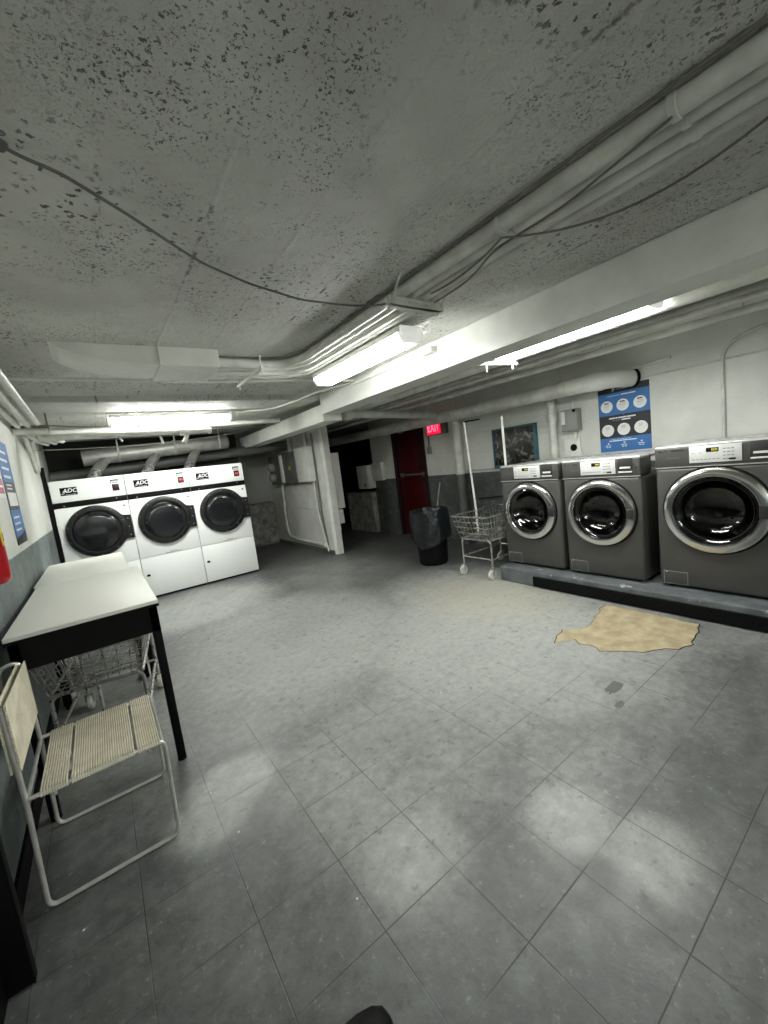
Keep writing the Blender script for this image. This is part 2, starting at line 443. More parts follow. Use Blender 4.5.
# beams
b = NB(); box(b, 2.32, 2.56, YF, 4.32, 2.10, ZC, .006); struct('ceiling_beam', b, 'white_paint')
b = NB(); box(b, 2.325, 2.58, 4.30, 7.6, 2.02, 2.215, .006); struct('lower_beam', b, 'white_paint')
# shallow downstand crossing the ceiling in front of the dryers
struct('ceiling_downstand', box(NB(), XL, 2.32, 4.32, 4.82, 2.275, ZC+.01, .012), 'ceiling')
# plastered box and its tapering haunch on the ceiling
struct('ceiling_box', box(NB(), .465, .825, 2.85, 3.26, 2.215, ZC+.01, .004), 'white_paint')
prof = [(-.07, ZC+.005), (-.03, 2.30), (.045, 2.268), (.14, 2.245), (.25, 2.232), (.37, 2.226), (.466, 2.224), (.466, ZC+.005)]
struct('ceiling_haunch', prism(NB(), prof, 1, 2.865, 3.22), 'white_paint')
# curb under the washers
b = NB()
box(b, 3.475, XR, YF, 2.86, 0, .16, .012)
pl = struct('plinth', b, 'plinth')
struct('baseboard_right', box(NB(), 3.455, 3.475, YF, 2.44, .012, .112, .004), 'rubber_base')
# bare patch where tiles are gone
pts = [(2.51, 1.63), (2.62, 1.68), (2.74, 1.7), (2.80, 1.63), (2.86, 1.59), (3.0, 1.6), (3.1, 1.63), (3.22, 1.65), (3.30, 1.68), (3.39, 1.68), (3.40, 1.55),
       (3.39, 1.42), (3.39, 1.2), (3.38, 1.03), (3.25, .99), (3.12, .98), (3.03, .95), (2.97, .98), (2.91, .99), (2.87, 1.06), (2.80, 1.10), (2.73, 1.15), (2.66, 1.25), (2.58, 1.34), (2.62, 1.40), (2.63, 1.43), (2.61, 1.5), (2.64, 1.55)]
rp = []
for i, p in enumerate(pts):
    q = pts[(i+1) % len(pts)]
    for k in range(4):
        s = k/4; a = Vector((p[0]*(1-s)+q[0]*s, p[1]*(1-s)+q[1]*s, 0))
        a += Vector((noise.noise(a*14), noise.noise(a*14+Vector((5, 5, 0))), 0))*.016
        rp.append((a.x, a.y))
cx = sum(p[0] for p in rp)/len(rp); cy = sum(p[1] for p in rp)/len(rp)
b = NB(); prism(b, [(cx+(x-cx)*1.012, cy+(y-cy)*1.018) for x, y in rp], 2, -.004, .0012); struct('floor_patch_edge', b, 'black')
b = NB(); prism(b, rp, 2, -.004, .002); struct('floor_patch', b, 'patch')
b = NB()
for cx0, cy0, s in ((2.23, 1.09, .10), (2.09, 1.0, .05)):
    q = []
    for k in range(22):
        a = 2*PI*k/22; r = s*(.5+.5*abs(noise.noise(Vector((math.cos(a)*2, math.sin(a)*2, s*9)))))
        q.append((cx0+math.cos(a)*r*1.2, cy0+math.sin(a)*r*.6))
    prism(b, q, 2, -.003, .0008)
struct('floor_chip', b, 'dark_grey_box')

# red door
d = struct('door_1', [(box(box(box(NB(), 4.775, 4.95, 5.34, 5.40, 0, 2.06, .004), 4.775, 4.95, 6.20, 6.26, 0, 2.06, .004), 4.775, 4.95, 5.34, 6.26, 2.03, 2.09, .004), 'door_frame')], None)
obj('door_leaf', box(NB(), 4.84, 4.885, 5.405, 6.195, .01, 2.025, .004), 'door_red', d)
b = NB(); box(b, 4.79, 4.84, 5.45, 5.50, 1.12, 1.2, .005); box(b, 4.79, 4.84, 6.06, 6.12, 1.12, 1.2, .005); cyl(b, (4.79, 5.46, 1.165), (4.79, 6.11, 1.165), .018)
pb = obj('push_bar', b, 'dark_grey_box', d); pb['label'] = 'worn metal push bar'
obj('door_plate', box(NB(), 4.836, 4.84, 5.44, 5.6, 1.25, 1.9), 'door_frame', d)

# ------------------------------------------------------------------ lamps
def fixture(name, label, c, L, axis, w=.2, lens_h=.062, end='lamp_end', lamp='lamp'):
    """wraparound fluorescent fixture: metal spine, glowing lens, two end caps"""
    t = thing(name, label, 'light', c, 0 if axis == 'Y' else PI/2)
    z1 = ZC-c[2]
    hs = .04
    b = NB(); box(b, -w*.5-.008, w*.5+.008, -L/2+.012, L/2-.012, .003, hs, .006)
    for s in (-1, 1): cyl(b, (0, s*L*.35, hs), (0, s*L*.35, z1+.005), .012)
    obj('housing', b, 'white_paint', t, world=False)
    q = [(-w/2, .002), (w/2, .002), (w/2, -.012), (w*.36, -lens_h), (-w*.36, -lens_h), (-w/2, -.012)]
    b = NB(); prism(b, q, 1, -L/2+.03, L/2-.03); ln = obj('diffuser', b, lamp, t, world=False, smooth=False); ln['label'] = 'glowing white lens'
    for s in (-1, 1):
        b = NB(); y0, y1 = sorted((s*L/2, s*(L/2-.03)))
        prism(b, [(x*1.03, zz*1.04+(.036 if zz > 0 else 0)) for x, zz in q], 1, y0, y1)
        obj('end_cap', b, end, t, world=False)
    return t
fixture('fluorescent_light', 'fluorescent strip light glowing beside the painted pipe bundle and the white beam', (1.77, 2.58, 2.23), 1.22, 'Y', .175, .055)
fixture('fluorescent_light', 'glowing fluorescent strip light on the ceiling in front of the white dryers', (.87, 5.12, 2.25), 1.25, 'X', .16, .06, lamp='lamp_far')
fixture('fluorescent_light', 'fluorescent strip light glowing on the washer side of the white beam', (2.99, 1.67, 2.24), 1.22, 'Y', .17, .05, lamp='lamp_side')
fixture('fluorescent_light', 'added fluorescent fill light, out of view at the near end, in line with the pipe bundle', (1.77, -2.0, 2.235), 1.24, 'Y', .21, .065, lamp='lamp_fill')  # unseen fixture, put in only to brighten the room from behind
fixture('fluorescent_light', 'added fluorescent fill light, out of view at the near end, close to the left wall', (.4, -3.4, 2.235), 1.24, 'X', .21, .065, lamp='lamp_fill')  # second unseen fixture, likewise added for fill

# ------------------------------------------------------------------ dryers
def make_dryer():
    t = thing('dryer', 'x', 'dryer', group='tumble dryers along the back')
    W = .385
    obj('cabinet', box(NB(), -W, W, .012, 1.12, .025, 1.715, .006), 'enamel', t, world=False)
    obj('kick_plate', box(NB(), -W+.01, W-.01, .03, .06, 0, .03), 'black', t, world=False)
    cp = obj('control_panel', box(NB(), -W, W, -.012, .012, 1.455, 1.72, .005), 'enamel', t, world=False)
    obj('trim_band', [(box(NB(), -W, W, -.006, .012, 1.385, 1.453, .002), 'black'),
                      (cyl(cyl(NB(), (-.28, -.008, 1.405), (-.28, -.004, 1.405), .006, 8), (.27, -.008, 1.43), (.27, -.004, 1.43), .006, 8), 'steel')], None, t, world=False)
    fp = obj('front_panel', [(box(NB(), -W, W, -.01, .012, .575, 1.382, .004), 'enamel')], None, t, world=False)
    b = NB(); b2 = NB()
    for i in range(9): box(b, -.02+i*.011, -.012+i*.011, -.0115, -.0095, .602, .608)
    for i in range(19): box(b2, -.07+i*.011, -.062+i*.011, -.0115, -.0095, .585, .592)
    obj('warning_print', [(b, 'print_grey'), (b2, 'red_print')], None, t, world=False)
    b = NB(); box(b, .315, .355, -.0115, -.009, 1.305, 1.345); b2 = NB(); box(b2, .322, .347, -.0125, -.009, 1.312, 1.33)
    obj('info_sticker', [(b, 'white_print'), (b2, 'print_grey')], None, t, world=False)
    lp = obj('lower_panel', box(NB(), -W, W, -.01, .012, .03, .570, .004), 'enamel', t, world=False)
    obj('latch', box(NB(), -.345, -.305, -.018, -.009, .315, .345, .003), 'black', lp, world=False)
    c = (0, 0, 1.045)
    dr = obj('door', lathe(NB(), c, (0, -1, 0), [(.322, .008), (.328, .03), (.318, .052), (.285, .062), (.262, .058), (.25, .03), (.25, .0)], 56, False), 'black_gloss', t, world=False)
    b = NB(); prism(b, [(.20, .83), (.30, .885), (W-.003, .885), (W-.003, 1.19), (.30, 1.20), (.22, 1.26)], 1, -.008, -.042)
    obj('hinge_plate', b, 'black_gloss', dr, world=False, smooth=False)
    for k in range(10):
        a = 2*PI*(k+.5)/10; p = (c[0]+.303*math.cos(a), 0, c[2]+.303*math.sin(a))
        obj('bolt', cyl(NB(), (p[0], -.056, p[2]), (p[0], -.062, p[2]), .0035, 8), 'steel', dr, world=False)
    for z in (.93, 1.04, 1.15): obj('bolt', cyl(NB(), (.345, -.04, z), (.345, -.046, z), .006, 8), 'steel', dr, world=False)
    obj('glass', lathe(NB(), c, (0, -1, 0), [(.252, .030), (.24, .036), (.18, .040), (.09, .042), (0, .0425)], 48, False), 'dryer_glass', dr, world=False)
    T = Matrix.Translation
    R = Matrix.Rotation(PI/2, 4, 'X')
    b = NB(); box(b, -.29, -.12, -.016, -.011, 1.535, 1.632, .003)
    w = NB(); text(w, 'ADC', .068, T((-.196, -.0165, 1.590)) @ R, .3, bold=.0015)
    tube(w, [(-.285, -.0165, 1.558), (-.265, -.0165, 1.552), (-.248, -.0165, 1.566), (-.236, -.0165, 1.592)], .003, 5, .01)
    tube(w, [(-.24, -.0165, 1.548), (-.2, -.0165, 1.543), (-.14, -.0165, 1.548)], .002, 5)
    obj('badge', [(b, 'black'), (w, 'white_print')], None, cp, world=False)
    b = NB(); box(b, .235, .325, -.015, -.011, 1.625, 1.672, .002); w = NB()
    for i in range(5): box(w, .243+i*.016, .255+i*.016, -.0165, -.0145, 1.63+.001*(i % 2), 1.655)
    obj('price_label', [(b, 'dark_print'), (w, 'white_print')], None, cp, world=False)
    b = NB(); box(b, .245, .322, -.017, -.011, 1.525, 1.612, .003); w = NB()
    for i in range(3): box(w, .262+i*.016, .274+i*.016, -.0185, -.0165, 1.562, 1.582)
    box(w, .265, .305, -.0185, -.0165, 1.545, 1.549)
    return t, cp, b, w
t0, cp, b, w = make_dryer()
d1 = t0
obj('display', [(b, 'black_gloss'), (w, 'red_led_dim')], None, cp, world=False)
d2 = copy_tree(d1); d3 = copy_tree(d1)
lit = None
for dd in (d2, d3):                                     # these two have their red digits lit
    for p in [x for x in bpy.data.objects if x.parent == dd and x.name.startswith('control_panel')]:
        for q in [x for x in bpy.data.objects if x.parent == p and x.name.startswith('display')]:
            if lit is None:
                lit = q.data.copy(); lit.materials[1] = M['red_led']
            q.data = lit; q['label'] = 'coin display with red lit digits'
for o, x, l in ((d1, -.043, 'white front-loading dryer beside the left wall, partly behind the white tables, its display dark'),
                (d2, .734, 'white front-loading dryer standing between the two other white dryers'),
                (d3, 1.511, 'white front-loading dryer at the open end of the row, next to the dark passage')):
    o.location = (x, 6.32, 0); o['label'] = l

# exhaust ducts above
b = thing('exhaust_duct', 'big grey metal exhaust duct with three branches above the white dryers', 'duct', (.9, 7.0, 2.07))
obj('main_duct', tube(NB(), [(-.05, 7.0, 2.02), (1.88, 7.0, 2.115)], .108, 28), 'duct', b)
obj('end_cap', lathe(NB(), (1.87, 7.0, 2.115), (1, 0, .05), [(.108, 0), (.113, .0), (.113, .03), (.095, .06), (0, .075)], 28, False), 'duct', b)
for x0 in (.06, .70, 1.26):
    k = obj('branch_pipe', tube(NB(), [(x0+.16, 6.98, 2.0), (x0+.12, 6.93, 1.95), (x0, 6.8, 1.80)], .066, 18, .05), 'duct', b)
    obj('foil_collar', tube(NB(), [(x0+.02, 6.82, 1.82), (x0-.035, 6.76, 1.725)], .069, 18), 'foil', k)
dt = b
for x in (.38, 1.12, 1.78):
    b = NB(); tube(b, [(x, 6.88, 1.93+.05*x), (x, 6.87, 2.2), (x, 6.87, ZC+.01)], .012, 6); lathe(b, (x, 7.0, 2.02+.05*(x+.05)), (1, 0, .05), [(.11, -.012), (.116, -.012), (.116, .012), (.11, .012)], 24, False)
    obj('hanger', b, 'pipe_grey', dt)
tag(obj('back_pipe', tube(NB(), [(-.47, 7.42, 1.81), (3.14, 7.42, 2.02)], .085, 20), 'dark_grey_box'), 'grey pipe running low along the dark wall behind the exhaust duct', 'pipe')

# ------------------------------------------------------------------ washers
def make_washer(W, H, R, ring_z, px0, px1, sx0, sx1, label, big=False):
    """front faces -Y in its own frame; origin at the middle of the front foot"""
    t = thing('washer', label, 'washer', group='front-loading washers on the curb')
    w = W/2; top0 = H-.165
    b = NB(); box(b, -w, w, .0, .86, .018, top0-.004, .028, 3)
    obj('body', bored(b, lathe(NB(), (0, -.1, ring_z), (0, 1, 0), [(R*.78, 0), (R*.78, .5)], 48)), 'washer_grey', t, world=False)
    b = NB(); rd = R*.775
    lathe(b, (0, .012, ring_z), (0, 1, 0), [(rd*.93, -.03), (rd*.93, .05), (rd*.99, .052), (rd*.99, .36), (rd*.8, .372), (0, .372)], 48, False)
    for k in range(3):
        a = 2*PI*k/3+.5; ca_, sa_ = math.cos(a), math.sin(a)
        q = [((rd*.985)*math.cos(a-.22), ring_z+(rd*.985)*math.sin(a-.22)), ((rd*.7)*ca_, ring_z+(rd*.7)*sa_), ((rd*.985)*math.cos(a+.22), ring_z+(rd*.985)*math.sin(a+.22))]
        prism(b, q, 1, .08, .36)
    obj('drum', b, 'drum_steel', t, world=False)
    for x in (-w+.07, w-.07):
        for y in (.07, .78): obj('foot', cyl(NB(), (x, y, 0), (x, y, .03), .025, 12), 'black', t, world=False)
    fa = obj('control_fascia', box(NB(), -w, w, -.004, .22, top0, H-.012, .016, 3), 'washer_grey', t, world=False)
    obj('top_panel', box(NB(), -w, w, .004, .86, H-.03, H, .012, 3), 'washer_top', t, world=False)
    b = NB(); box(b, -w+.004, w-.004, -.003, .02, top0-.006, top0+.001); obj('seam_strip', b, 'steel', t, world=False)
    z0, z1 = H-.142, H-.018
    b = NB(); box(b, px0, px1, -.010, -.002, z0, z1, .003)
    g = NB(); pw = px1-px0
    for r_ in range(4):
        for k in range(3):
            box(g, px0+pw*.66+k*pw*.075, px0+pw*.66+k*pw*.075+pw*.055, -.0115, -.0095, z0+.018+r_*.024, z0+.023+r_*.024)
    for k in range(7): box(g, px0+pw*.06+k*pw*.08, px0+pw*.115+k*pw*.08, -.0115, -.0095, z0+.022, z0+.026)
    for k in range(2): box(g, px0+pw*(.06+.14*k), px0+pw*(.10+.14*k), -.0115, -.0095, z0+.07, z0+.074)
    d_ = NB(); box(d_, px0+pw*.34, px0+pw*.58, -.0125, -.0095, z0+.075, z0+.106, .001); box(d_, px0+pw*.77, px0+pw*.89, -.0125, -.0095, z0+.012, z0+.024)
    e = NB()
    for k in range(4): box(e, px0+pw*(.45+.03*k), px0+pw*(.47+.03*k), -.0135, -.012, z0+.083, z0+.099)
    obj('control_panel', [(b, 'fascia'), (g, 'print_grey'), (d_, 'lcd_back'), (e, 'lcd')], None, fa, world=False)
    b = NB(); box(b, sx0, sx1, -.009, -.002, z0+.008, z1+.004, .003)
    g = NB(); box(g, sx0+(sx1-sx0)*.14, sx0+(sx1-sx0)*.86, -.014, -.008, z0+.040, z0+.056, .002); box(g, sx0+.004, sx1-.004, -.013, -.008, z0+.006, z0+.018, .002)
    obj('coin_slot', [(b, 'washer_dark'), (g, 'fascia')], None, fa, world=False)
    b = NB(); cyl(b, (w-.035, -.004, z0+.06), (w-.035, -.012, z0+.06), .011, 14)
    obj('key_lock', b, 'chrome', fa, world=False)
    T = Matrix.Translation; Rx = Matrix.Rotation(PI/2, 4, 'X')
    lx = -w+.028
    b = NB(); lathe(b, (lx+.012, -.004, z1-.022), (0, -1, 0), [(.011, 0), (.011, .0015), (0, .0015)], 18, False)
    text(b, 'LG', .026, T((lx+.028, -.0055, z1-.022)) @ Rx, align='LEFT')
    box(b, lx+.085, px0-.03, -.0055, -.003, z1-.028, z1-.016)
    g = NB()
    for k in range(6): box(g, lx+.06+k*.014, lx+.07+k*.014, -.0055, -.003, z0+.045, z0+.049)
    obj('brand_mark', [(b, 'washer_dark'), (g, 'print_grey')], None, fa, world=False)
    c = (0, 0, ring_z)
    dr = obj('door_ring', lathe(NB(), c, (0, -1, 0), [(R, -.002), (R, .02), (R-.006, .034), (R-.02, .042), (R*.83, .048), (R*.80, .046), (R*.765, .03), (R*.755, .006), (R*.76, -.03)], 64, False), 'chrome', t, world=False)
    obj('gasket', lathe(NB(), c, (0, -1, 0), [(R+.010, -.002), (R+.010, .004), (R-.002, .005)], 64, False), 'black', t, world=False)
    obj('door_glass', lathe(NB(), c, (0, -1, 0), [(R*.765, .030), (R*.74, .032), (R*.70, .022), (R*.62, -.01), (R*.55, -.045), (R*.42, -.068), (R*.2, -.080), (0, -.083)], 56, False), 'door_glass', dr, world=False)
    obj('inner_rim', lathe(NB(), c, (0, -1, 0), [(R*.705, .021), (R*.70, .026), (R*.69, .021), (R*.685, .010)], 56, False), 'washer_dark', dr, world=False)
    a = PI*.0
    b = NB(); box(b, R*.78, R*.97, -.052, -.036, ring_z-.045, ring_z+.045, .006)
    obj('door_grip', b, 'washer_dark', dr, world=False)
    b = NB(); fx = -w+.035
    x0, x1, y0_, y1_ = fx, fx+.16, .035, .135
    box(b, x0, x1, -.003, .005, y0_, y1_, .002)
    g = NB()
    for q in ((x0-.002, x1+.002, y1_, y1_+.002), (x0-.002, x1+.002, y0_-.002, y0_), (x0-.002, x0, y0_, y1_), (x1, x1+.002, y0_, y1_)): box(g, q[0], q[1], -.002, .004, q[2], q[3])
    cyl(g, (x0+.02, -.003, y1_-.005), (x0+.02, -.006, y1_-.005), .006, 8)
    obj('filter_cover', [(b, 'washer_grey'), (g, 'pipe_grey')], None, t, world=False)
    return t
w1 = make_washer(.68, 1.09, .298, .605, -.155, .15, .17, .285, 'x')
w2 = copy_tree(w1)
w3 = make_washer(.755, 1.14, .322, .64, -.145, .16, .2, .335, 'x', True)
for o, y, x, l in ((w1, 2.522, 3.625, 'dark grey front-loading washer next to the wire cart, in front of the teal picture'),
                   (w2, 1.80, 3.625, 'dark grey front-loading washer below the blue poster, middle of the three'),
                   (w3, .985, 3.65, 'widest and tallest dark grey front-loading washer, past the poster at the far right')):
    o.location = (x, y, .16); o.rotation_euler = (0, 0, -PI/2); o['label'] = l

# ------------------------------------------------------------------ folding tables
def make_table(W, L, label, x, y):
    t = thing('folding_table', label, 'table', (x, y, 0), 0, 'laundry folding tables')
    w, l = W/2, L/2
    obj('tabletop', [(box(NB(), -w, w, -l, l, .880, .90, .003), 'laminate'), (box(NB(), -w-.001, w+.001, -l-.001, l+.001, .866, .881), 'black')], None, t, world=False)
    b = NB(); box(b, -w+.01, w-.01, -l+.01, -l+.035, .735, .868); box(b, -w+.01, w-.01, l-.035, l-.01, .735, .868)
    box(b, -w+.01, -w+.035, -l+.01, l-.01, .735, .868); box(b, w-.035, w-.01, -l+.01, l-.01, .735, .868)
    obj('apron', b, 'black', t, world=False)
    for sx in (-1, 1):
        for sy in (-1, 1):
            b = NB(); cx_, cy_ = sx*(w-.03), sy*(l-.03)
            box(b, cx_-.02, cx_+.02, cy_-.02, cy_+.02, 0.012, .87, .003); cyl(b, (cx_, cy_, 0), (cx_, cy_, .014), .022, 12)
            obj('leg', b, 'black', t, world=False)
    return t
make_table(.60, 1.28, 'white-topped black folding table nearest, with the cord chair in front of it', -.13, 2.995)
make_table(.565, 1.12, 'white-topped black folding table butted behind, against the first dryer', -.165, 4.21)

# ------------------------------------------------------------------ cord chair
t = thing('cord_chair', 'steel tube chair with cream cord seat and back, in front of the white table', 'chair', (-.165, 2.09, 0))
b = NB(); R_ = .0085
for y in (1.858, 2.315):
    tube(b, [(-.465, y, .66), (-.455, y, .79), (-.385, y, .80), (-.378, y, .44), (-.388, y, R_), (.045, y, R_), (.058, y, .435), (-.376, y, .435)], R_, 10, .035)
tube(b, [(-.377, 1.858, .43), (-.377, 2.315, .43)], R_, 10); tube(b, [(.05, 1.858, .43), (.05, 2.315, .43)], R_*.8, 10)
tube(b, [(-.465, 1.858, .672), (-.465, 2.315, .672)], R_*.8, 8)
obj('frame', b, 'steel', t)
b = NB(); n = 47
for i in range(n):
    if i in (10, 36): continue
    x = -.335+i*(.375/(n-1))
    tube(b, [(x, 1.848, .428), (x, 1.858, .447), (x, 2.087, .4435), (x, 2.315, .447), (x, 2.325, .428)], .0036, 6)
obj('seat', b, 'cord', t)
b = NB(); n = 28
for i in range(n):
    z = .55+i*(.24/(n-1)); x = -.383
    for dx in (.0125, -.0115): tube(b, [(x+dx, 1.85, z), (x+dx, 2.323, z)], .0041, 6)
obj('backrest', b, 'cord', t)
b = NB()
for x in (-.3, .0): cyl(b, (x, 1.858, .41), (x, 1.858, .43), .007, 8)
obj('glide', b, 'steel', t)

# ------------------------------------------------------------------ laundry carts
def make_cart(label, loc, rot, group='wire laundry carts'):
    t = thing('laundry_cart', label, 'laundry cart', loc, rot, group)
    l, v = .35, .215
    b = NB()
    for s in (-1, 1):
        tube(b, [(s*l, -v, .125), (s*l, -v, .44), (s*l, v, .44), (s*l, v, .125)], .011, 10, .05)
        tube(b, [(s*l, -v, .225), (s*l, v, .225)], .009, 8)
        tube(b, [(-l, s*v, .225), (l, s*v, .225)], .009, 8)
        tube(b, [(-l, s*v, .44), (l, s*v, .44)], .009, 8)
    tube(b, [(-l, 0, .225), (-l, 0, .44)], .008, 8)
    obj('frame', b, 'cart_steel', t, world=False)
    b = NB(); z0, z1 = .452, .72
    bl, bv, tl, tv = .36, .215, .44, .265
    r = .0028
    n = 15
    for i in range(n):
        s = -1+2*i/(n-1)
        tube(b, [(s*tl, -tv, z1), (s*bl, -bv, z0), (s*bl, bv, z0), (s*tl, tv, z1)], r, 5)
    n = 9
    for i in range(n):
        s = -1+2*i/(n-1)
        tube(b, [(-tl, s*tv, z1), (-bl, s*bv, z0), (bl, s*bv, z0), (tl, s*tv, z1)], r, 5)
    for k in range(1, 4):
        s = k/4; L, V, Z = bl+(tl-bl)*s, bv+(tv-bv)*s, z0+(z1-z0)*s
        tube(b, [(-L, -V, Z), (L, -V, Z), (L, V, Z), (-L, V, Z)], r*1.4, 5, closed=True)
    obj('basket', b, 'cart_wire', t, world=False)
    b = NB(); tube(b, [(-tl, -tv, z1), (tl, -tv, z1), (tl, tv, z1), (-tl, tv, z1)], .009, 8, closed=True)
    obj('rim', b, 'cart_wire', t, world=False)
    for sx in (-1, 1):
        for sy in (-1, 1):
            b = NB(); x, y = sx*l, sy*v
            cyl(b, (x, y, .11), (x, y, .14), .012, 10)
            for q in (-1, 1): prism(b, [(x-.014, .125), (x+.014, .125), (x+.034, .05), (x+.012, .05)], 1, y+q*.021, y+q*.024)
            box(b, x-.016, x+.016, y-.024, y+.024, .12, .126)
            ca = obj('caster', b, 'cart_steel', t, world=False)
            obj('wheel', lathe(NB(), (x+.022, y-.016, .0575), (0, 1, 0), [(.012, 0), (.03, .001), (.05, 0), (.0575, .006), (.0575, .026), (.05, .032), (.03, .031), (.012, .032)], 24), 'wheel_white', ca, world=False)
    return t
c1 = make_cart('wire laundry cart on casters under the white table, behind the cord chair', (-.11, 3.06, 0), PI/2-.15)
c2 = make_cart('wire laundry cart with white hanging poles between trash can and first washer', (3.80, 3.15, 0), PI)
c3 = make_cart('wire laundry cart pushed deep under the farther table', (-.16, 4.05, 0), PI/2)
ra = NB()
tube(ra, [(0, -.262, .45), (0, -.265, .74), (0, -.32, 1.82)], .0135, 10); tube(ra, [(0, .225, .45), (0, .24, .74), (0, .24, 1.80)], .0135, 10)
rk = obj('hanging_poles', ra, 'pipe_white', c2, world=False); rk['label'] = 'chipped white upright poles'
br = obj('hanging_bar', tube(NB(), [(0, -.325, 1.82), (0, -.08, 1.815)], .009, 8), 'black', rk, world=False)

# ------------------------------------------------------------------ trash can
t = thing('trash_can', 'black plastic trash can with a black liner folded over its rim, beside the wire cart', 'trash can', (3.62, 4.10, 0))
c = (3.62, 4.10, 0)
obj('bin', lathe(NB(), c, (0, 0, 1), [(.0, .006), (.18, .0), (.195, .03), (.222, .5), (.25, .70), (.256, .705), (.25, .71), (.24, .69), (.18, .05), (0, .04)], 44, False), 'bin', t)
b = NB(); seg = 72; rings = []
for i in range(15):
    s = i/14; ring = []
    for k in range(seg):
        a = 2*PI*k/seg
        low = .37+.09*math.sin(a+1.0)+.03*math.sin(3*a)
        if i == 0: r, z = .225, .62
        elif i == 1: r, z = .25, .74
        else:
            u = (i-2)/12; z = .745-(.745-low)*u; r = .262+.012*math.sin(u*PI)+.004*u+.014*max(0, u-.7)*math.sin(a*9)
        p = Vector((math.cos(a)*3, math.sin(a)*3, z*5))
        r += .016*noise.noise(p*.9)*s+.007*noise.noise(p*2.3)*s+.005*math.sin(a*13+noise.noise(p)*5)*s
        z += .03*noise.noise(Vector((math.cos(a)*2.4, math.sin(a)*2.4, s)))*(1 if i else 0)
        ring.append(b.verts.new((c[0]+r*math.cos(a), c[1]+r*math.sin(a), z)))
    rings.append(ring)
for A, B in zip(rings, rings[1:]):
    for k in range(seg): b.faces.new((A[k], A[(k+1) % seg], B[(k+1) % seg], B[k]))
obj('liner_bag', b, 'bag', t, angle=60)

# ------------------------------------------------------------------ posters, sign, picture
def poster_mesh(Wd, Hd, T, kind):
    """u to the right, v up from the bottom, thin layers along +w; T maps (u,v,w) to the world"""
    L = {}
    def B(m): return L.setdefault(m, NB())
    def rect(m, u0, u1, v0, v1, w=1): box(B(m), u0, u1, v0, v1, 0, .0012+.0006*w)
    def disc(m, u, v, r, w=2): lathe(B(m), (u, v, 0), (0, 0, 1), [(r, 0), (r, .0012+.0006*w), (0, .0012+.0006*w)], 28, False)
    def words(m, u0, v, lens, h, gap=.006, w=3):
        u = u0
        for l in lens: rect(m, u, u+l, v, v+h, w); u += l+gap
    if kind == 'a':
        rect('navy_print', 0, Wd, 0, Hd, 0)
        rect('blue_print', 0, Wd, 0, Hd*.215); rect('blue_print', 0, Wd, Hd*.565, Hd*.905)
        rect('white_print', .155, .168, Hd*.93, Hd*.972, 2); rect('white_print', .168, .186, Hd*.95, Hd*.972, 2)
        words('pale_blue', .20, Hd*.945, (.018, .022, .02), .010); words('white_print', .275, Hd*.945, (.04,), .012)
        words('pale_blue', .10, Hd*.855, (.02, .035, .025, .03), .009); words('white_print', .245, Hd*.855, (.07, .07), .012)
        for i, u in enumerate((.09, .258, .43)):
            v = Hd*.705; disc('white_print', u, v, .064)
            rect('dark_print', u-.025, u+.025, v+.032, v+.044, 3)
            for k in range(4): rect('pale_blue' if k > 1 else 'print_grey', u-.03+.004*(k % 2), u+.03-.003*k, v+.018-k*.016, v+.021-k*.016, 3)
            v = Hd*.335; disc('white_print', u, v, .066)
            for k in range(3): rect('print_grey', u-.025+.005*(k % 2), u+.025-.004*k, v+.036-k*.012, v+.039-k*.012, 3)
            v = Hd*.10
            rect('white_print', u-.008, u+.008, v+.012, v+.028, 3)
            for k in range(2): words('white_print', u-.035+.008*k, v-.006-k*.018, (.03, .025) if k == 0 else (.022, .022), .008)
        words('white_print', .11, Hd*.508, (.06, .02, .09, .085), .014); words('print_grey', .145, Hd*.475, (.03, .045), .009); words('white_print', .24, Hd*.475, (.09,), .013)
        words('pale_blue', .12, Hd*.182, (.05, .03, .05, .06), .008); words('white_print', .10, Hd*.158, (.03, .10, .05, .085), .011)
        prism(B('blue_print'), [(.245, Hd*.566), (.275, Hd*.566), (.26, Hd*.55)], 2, 0, .0024)
        prism(B('blue_print'), [(.245, Hd*.214), (.275, Hd*.214), (.26, Hd*.23)], 2, 0, .0024)
    else:
        rect('navy_print', 0, Wd, 0, Hd, 0)
        rect('blue_print', 0, Wd, .06, Hd*.33); rect('blue_print', 0, Wd, Hd*.60, Hd)
        rect('white_print', .05, Wd-.05, Hd*.37, Hd*.50, 2)
        for k in range(4): words('white_print', .06, Hd*(.64+.08*k), (.09, .06, .11), .018)
        for k in range(3): words('white_print', .06, Hd*(.13+.06*k), (.05, .1, .08), .014)
        for k in range(2): words('white_print', .08, Hd*(.53+.035*k), (.12, .08), .010)
        prism(B('navy_print'), [(0, 0), (Wd, 0), (Wd, .09), (Wd*.5, .045), (0, .03)], 2, 0, .0026)
    out = []
    for m, bb in L.items(): bb.transform(T); out.append((bb, m))
    return out
T = Matrix(((0, 0, -1, XR-.002), (-1, 0, 0, 2.335), (0, 1, 0, 1.25), (0, 0, 0, 1)))
tag(obj('wall_poster', poster_mesh(.525, .71, T, 'a'), None, smooth=False), 'blue and black instruction poster with six white circles above the washers', 'poster')
T = Matrix(((0, 0, 1, XL+.002), (1, 0, 0, 3.70), (0, 1, 0, 1.2), (0, 0, 0, 1)))
tag(obj('wall_poster', poster_mesh(.45, .74, T, 'b'), None, smooth=False), 'blue poster on the left wall above the white tables', 'poster')
b = NB(); box(b, XL, XL+.002, 3.3, 3.68, 1.53, 1.75); b2 = NB(); box(b2, XL, XL+.003, 3.34, 3.64, 1.56, 1.60); box(b2, XL, XL+.003, 3.34, 3.64, 1.615, 1.66)
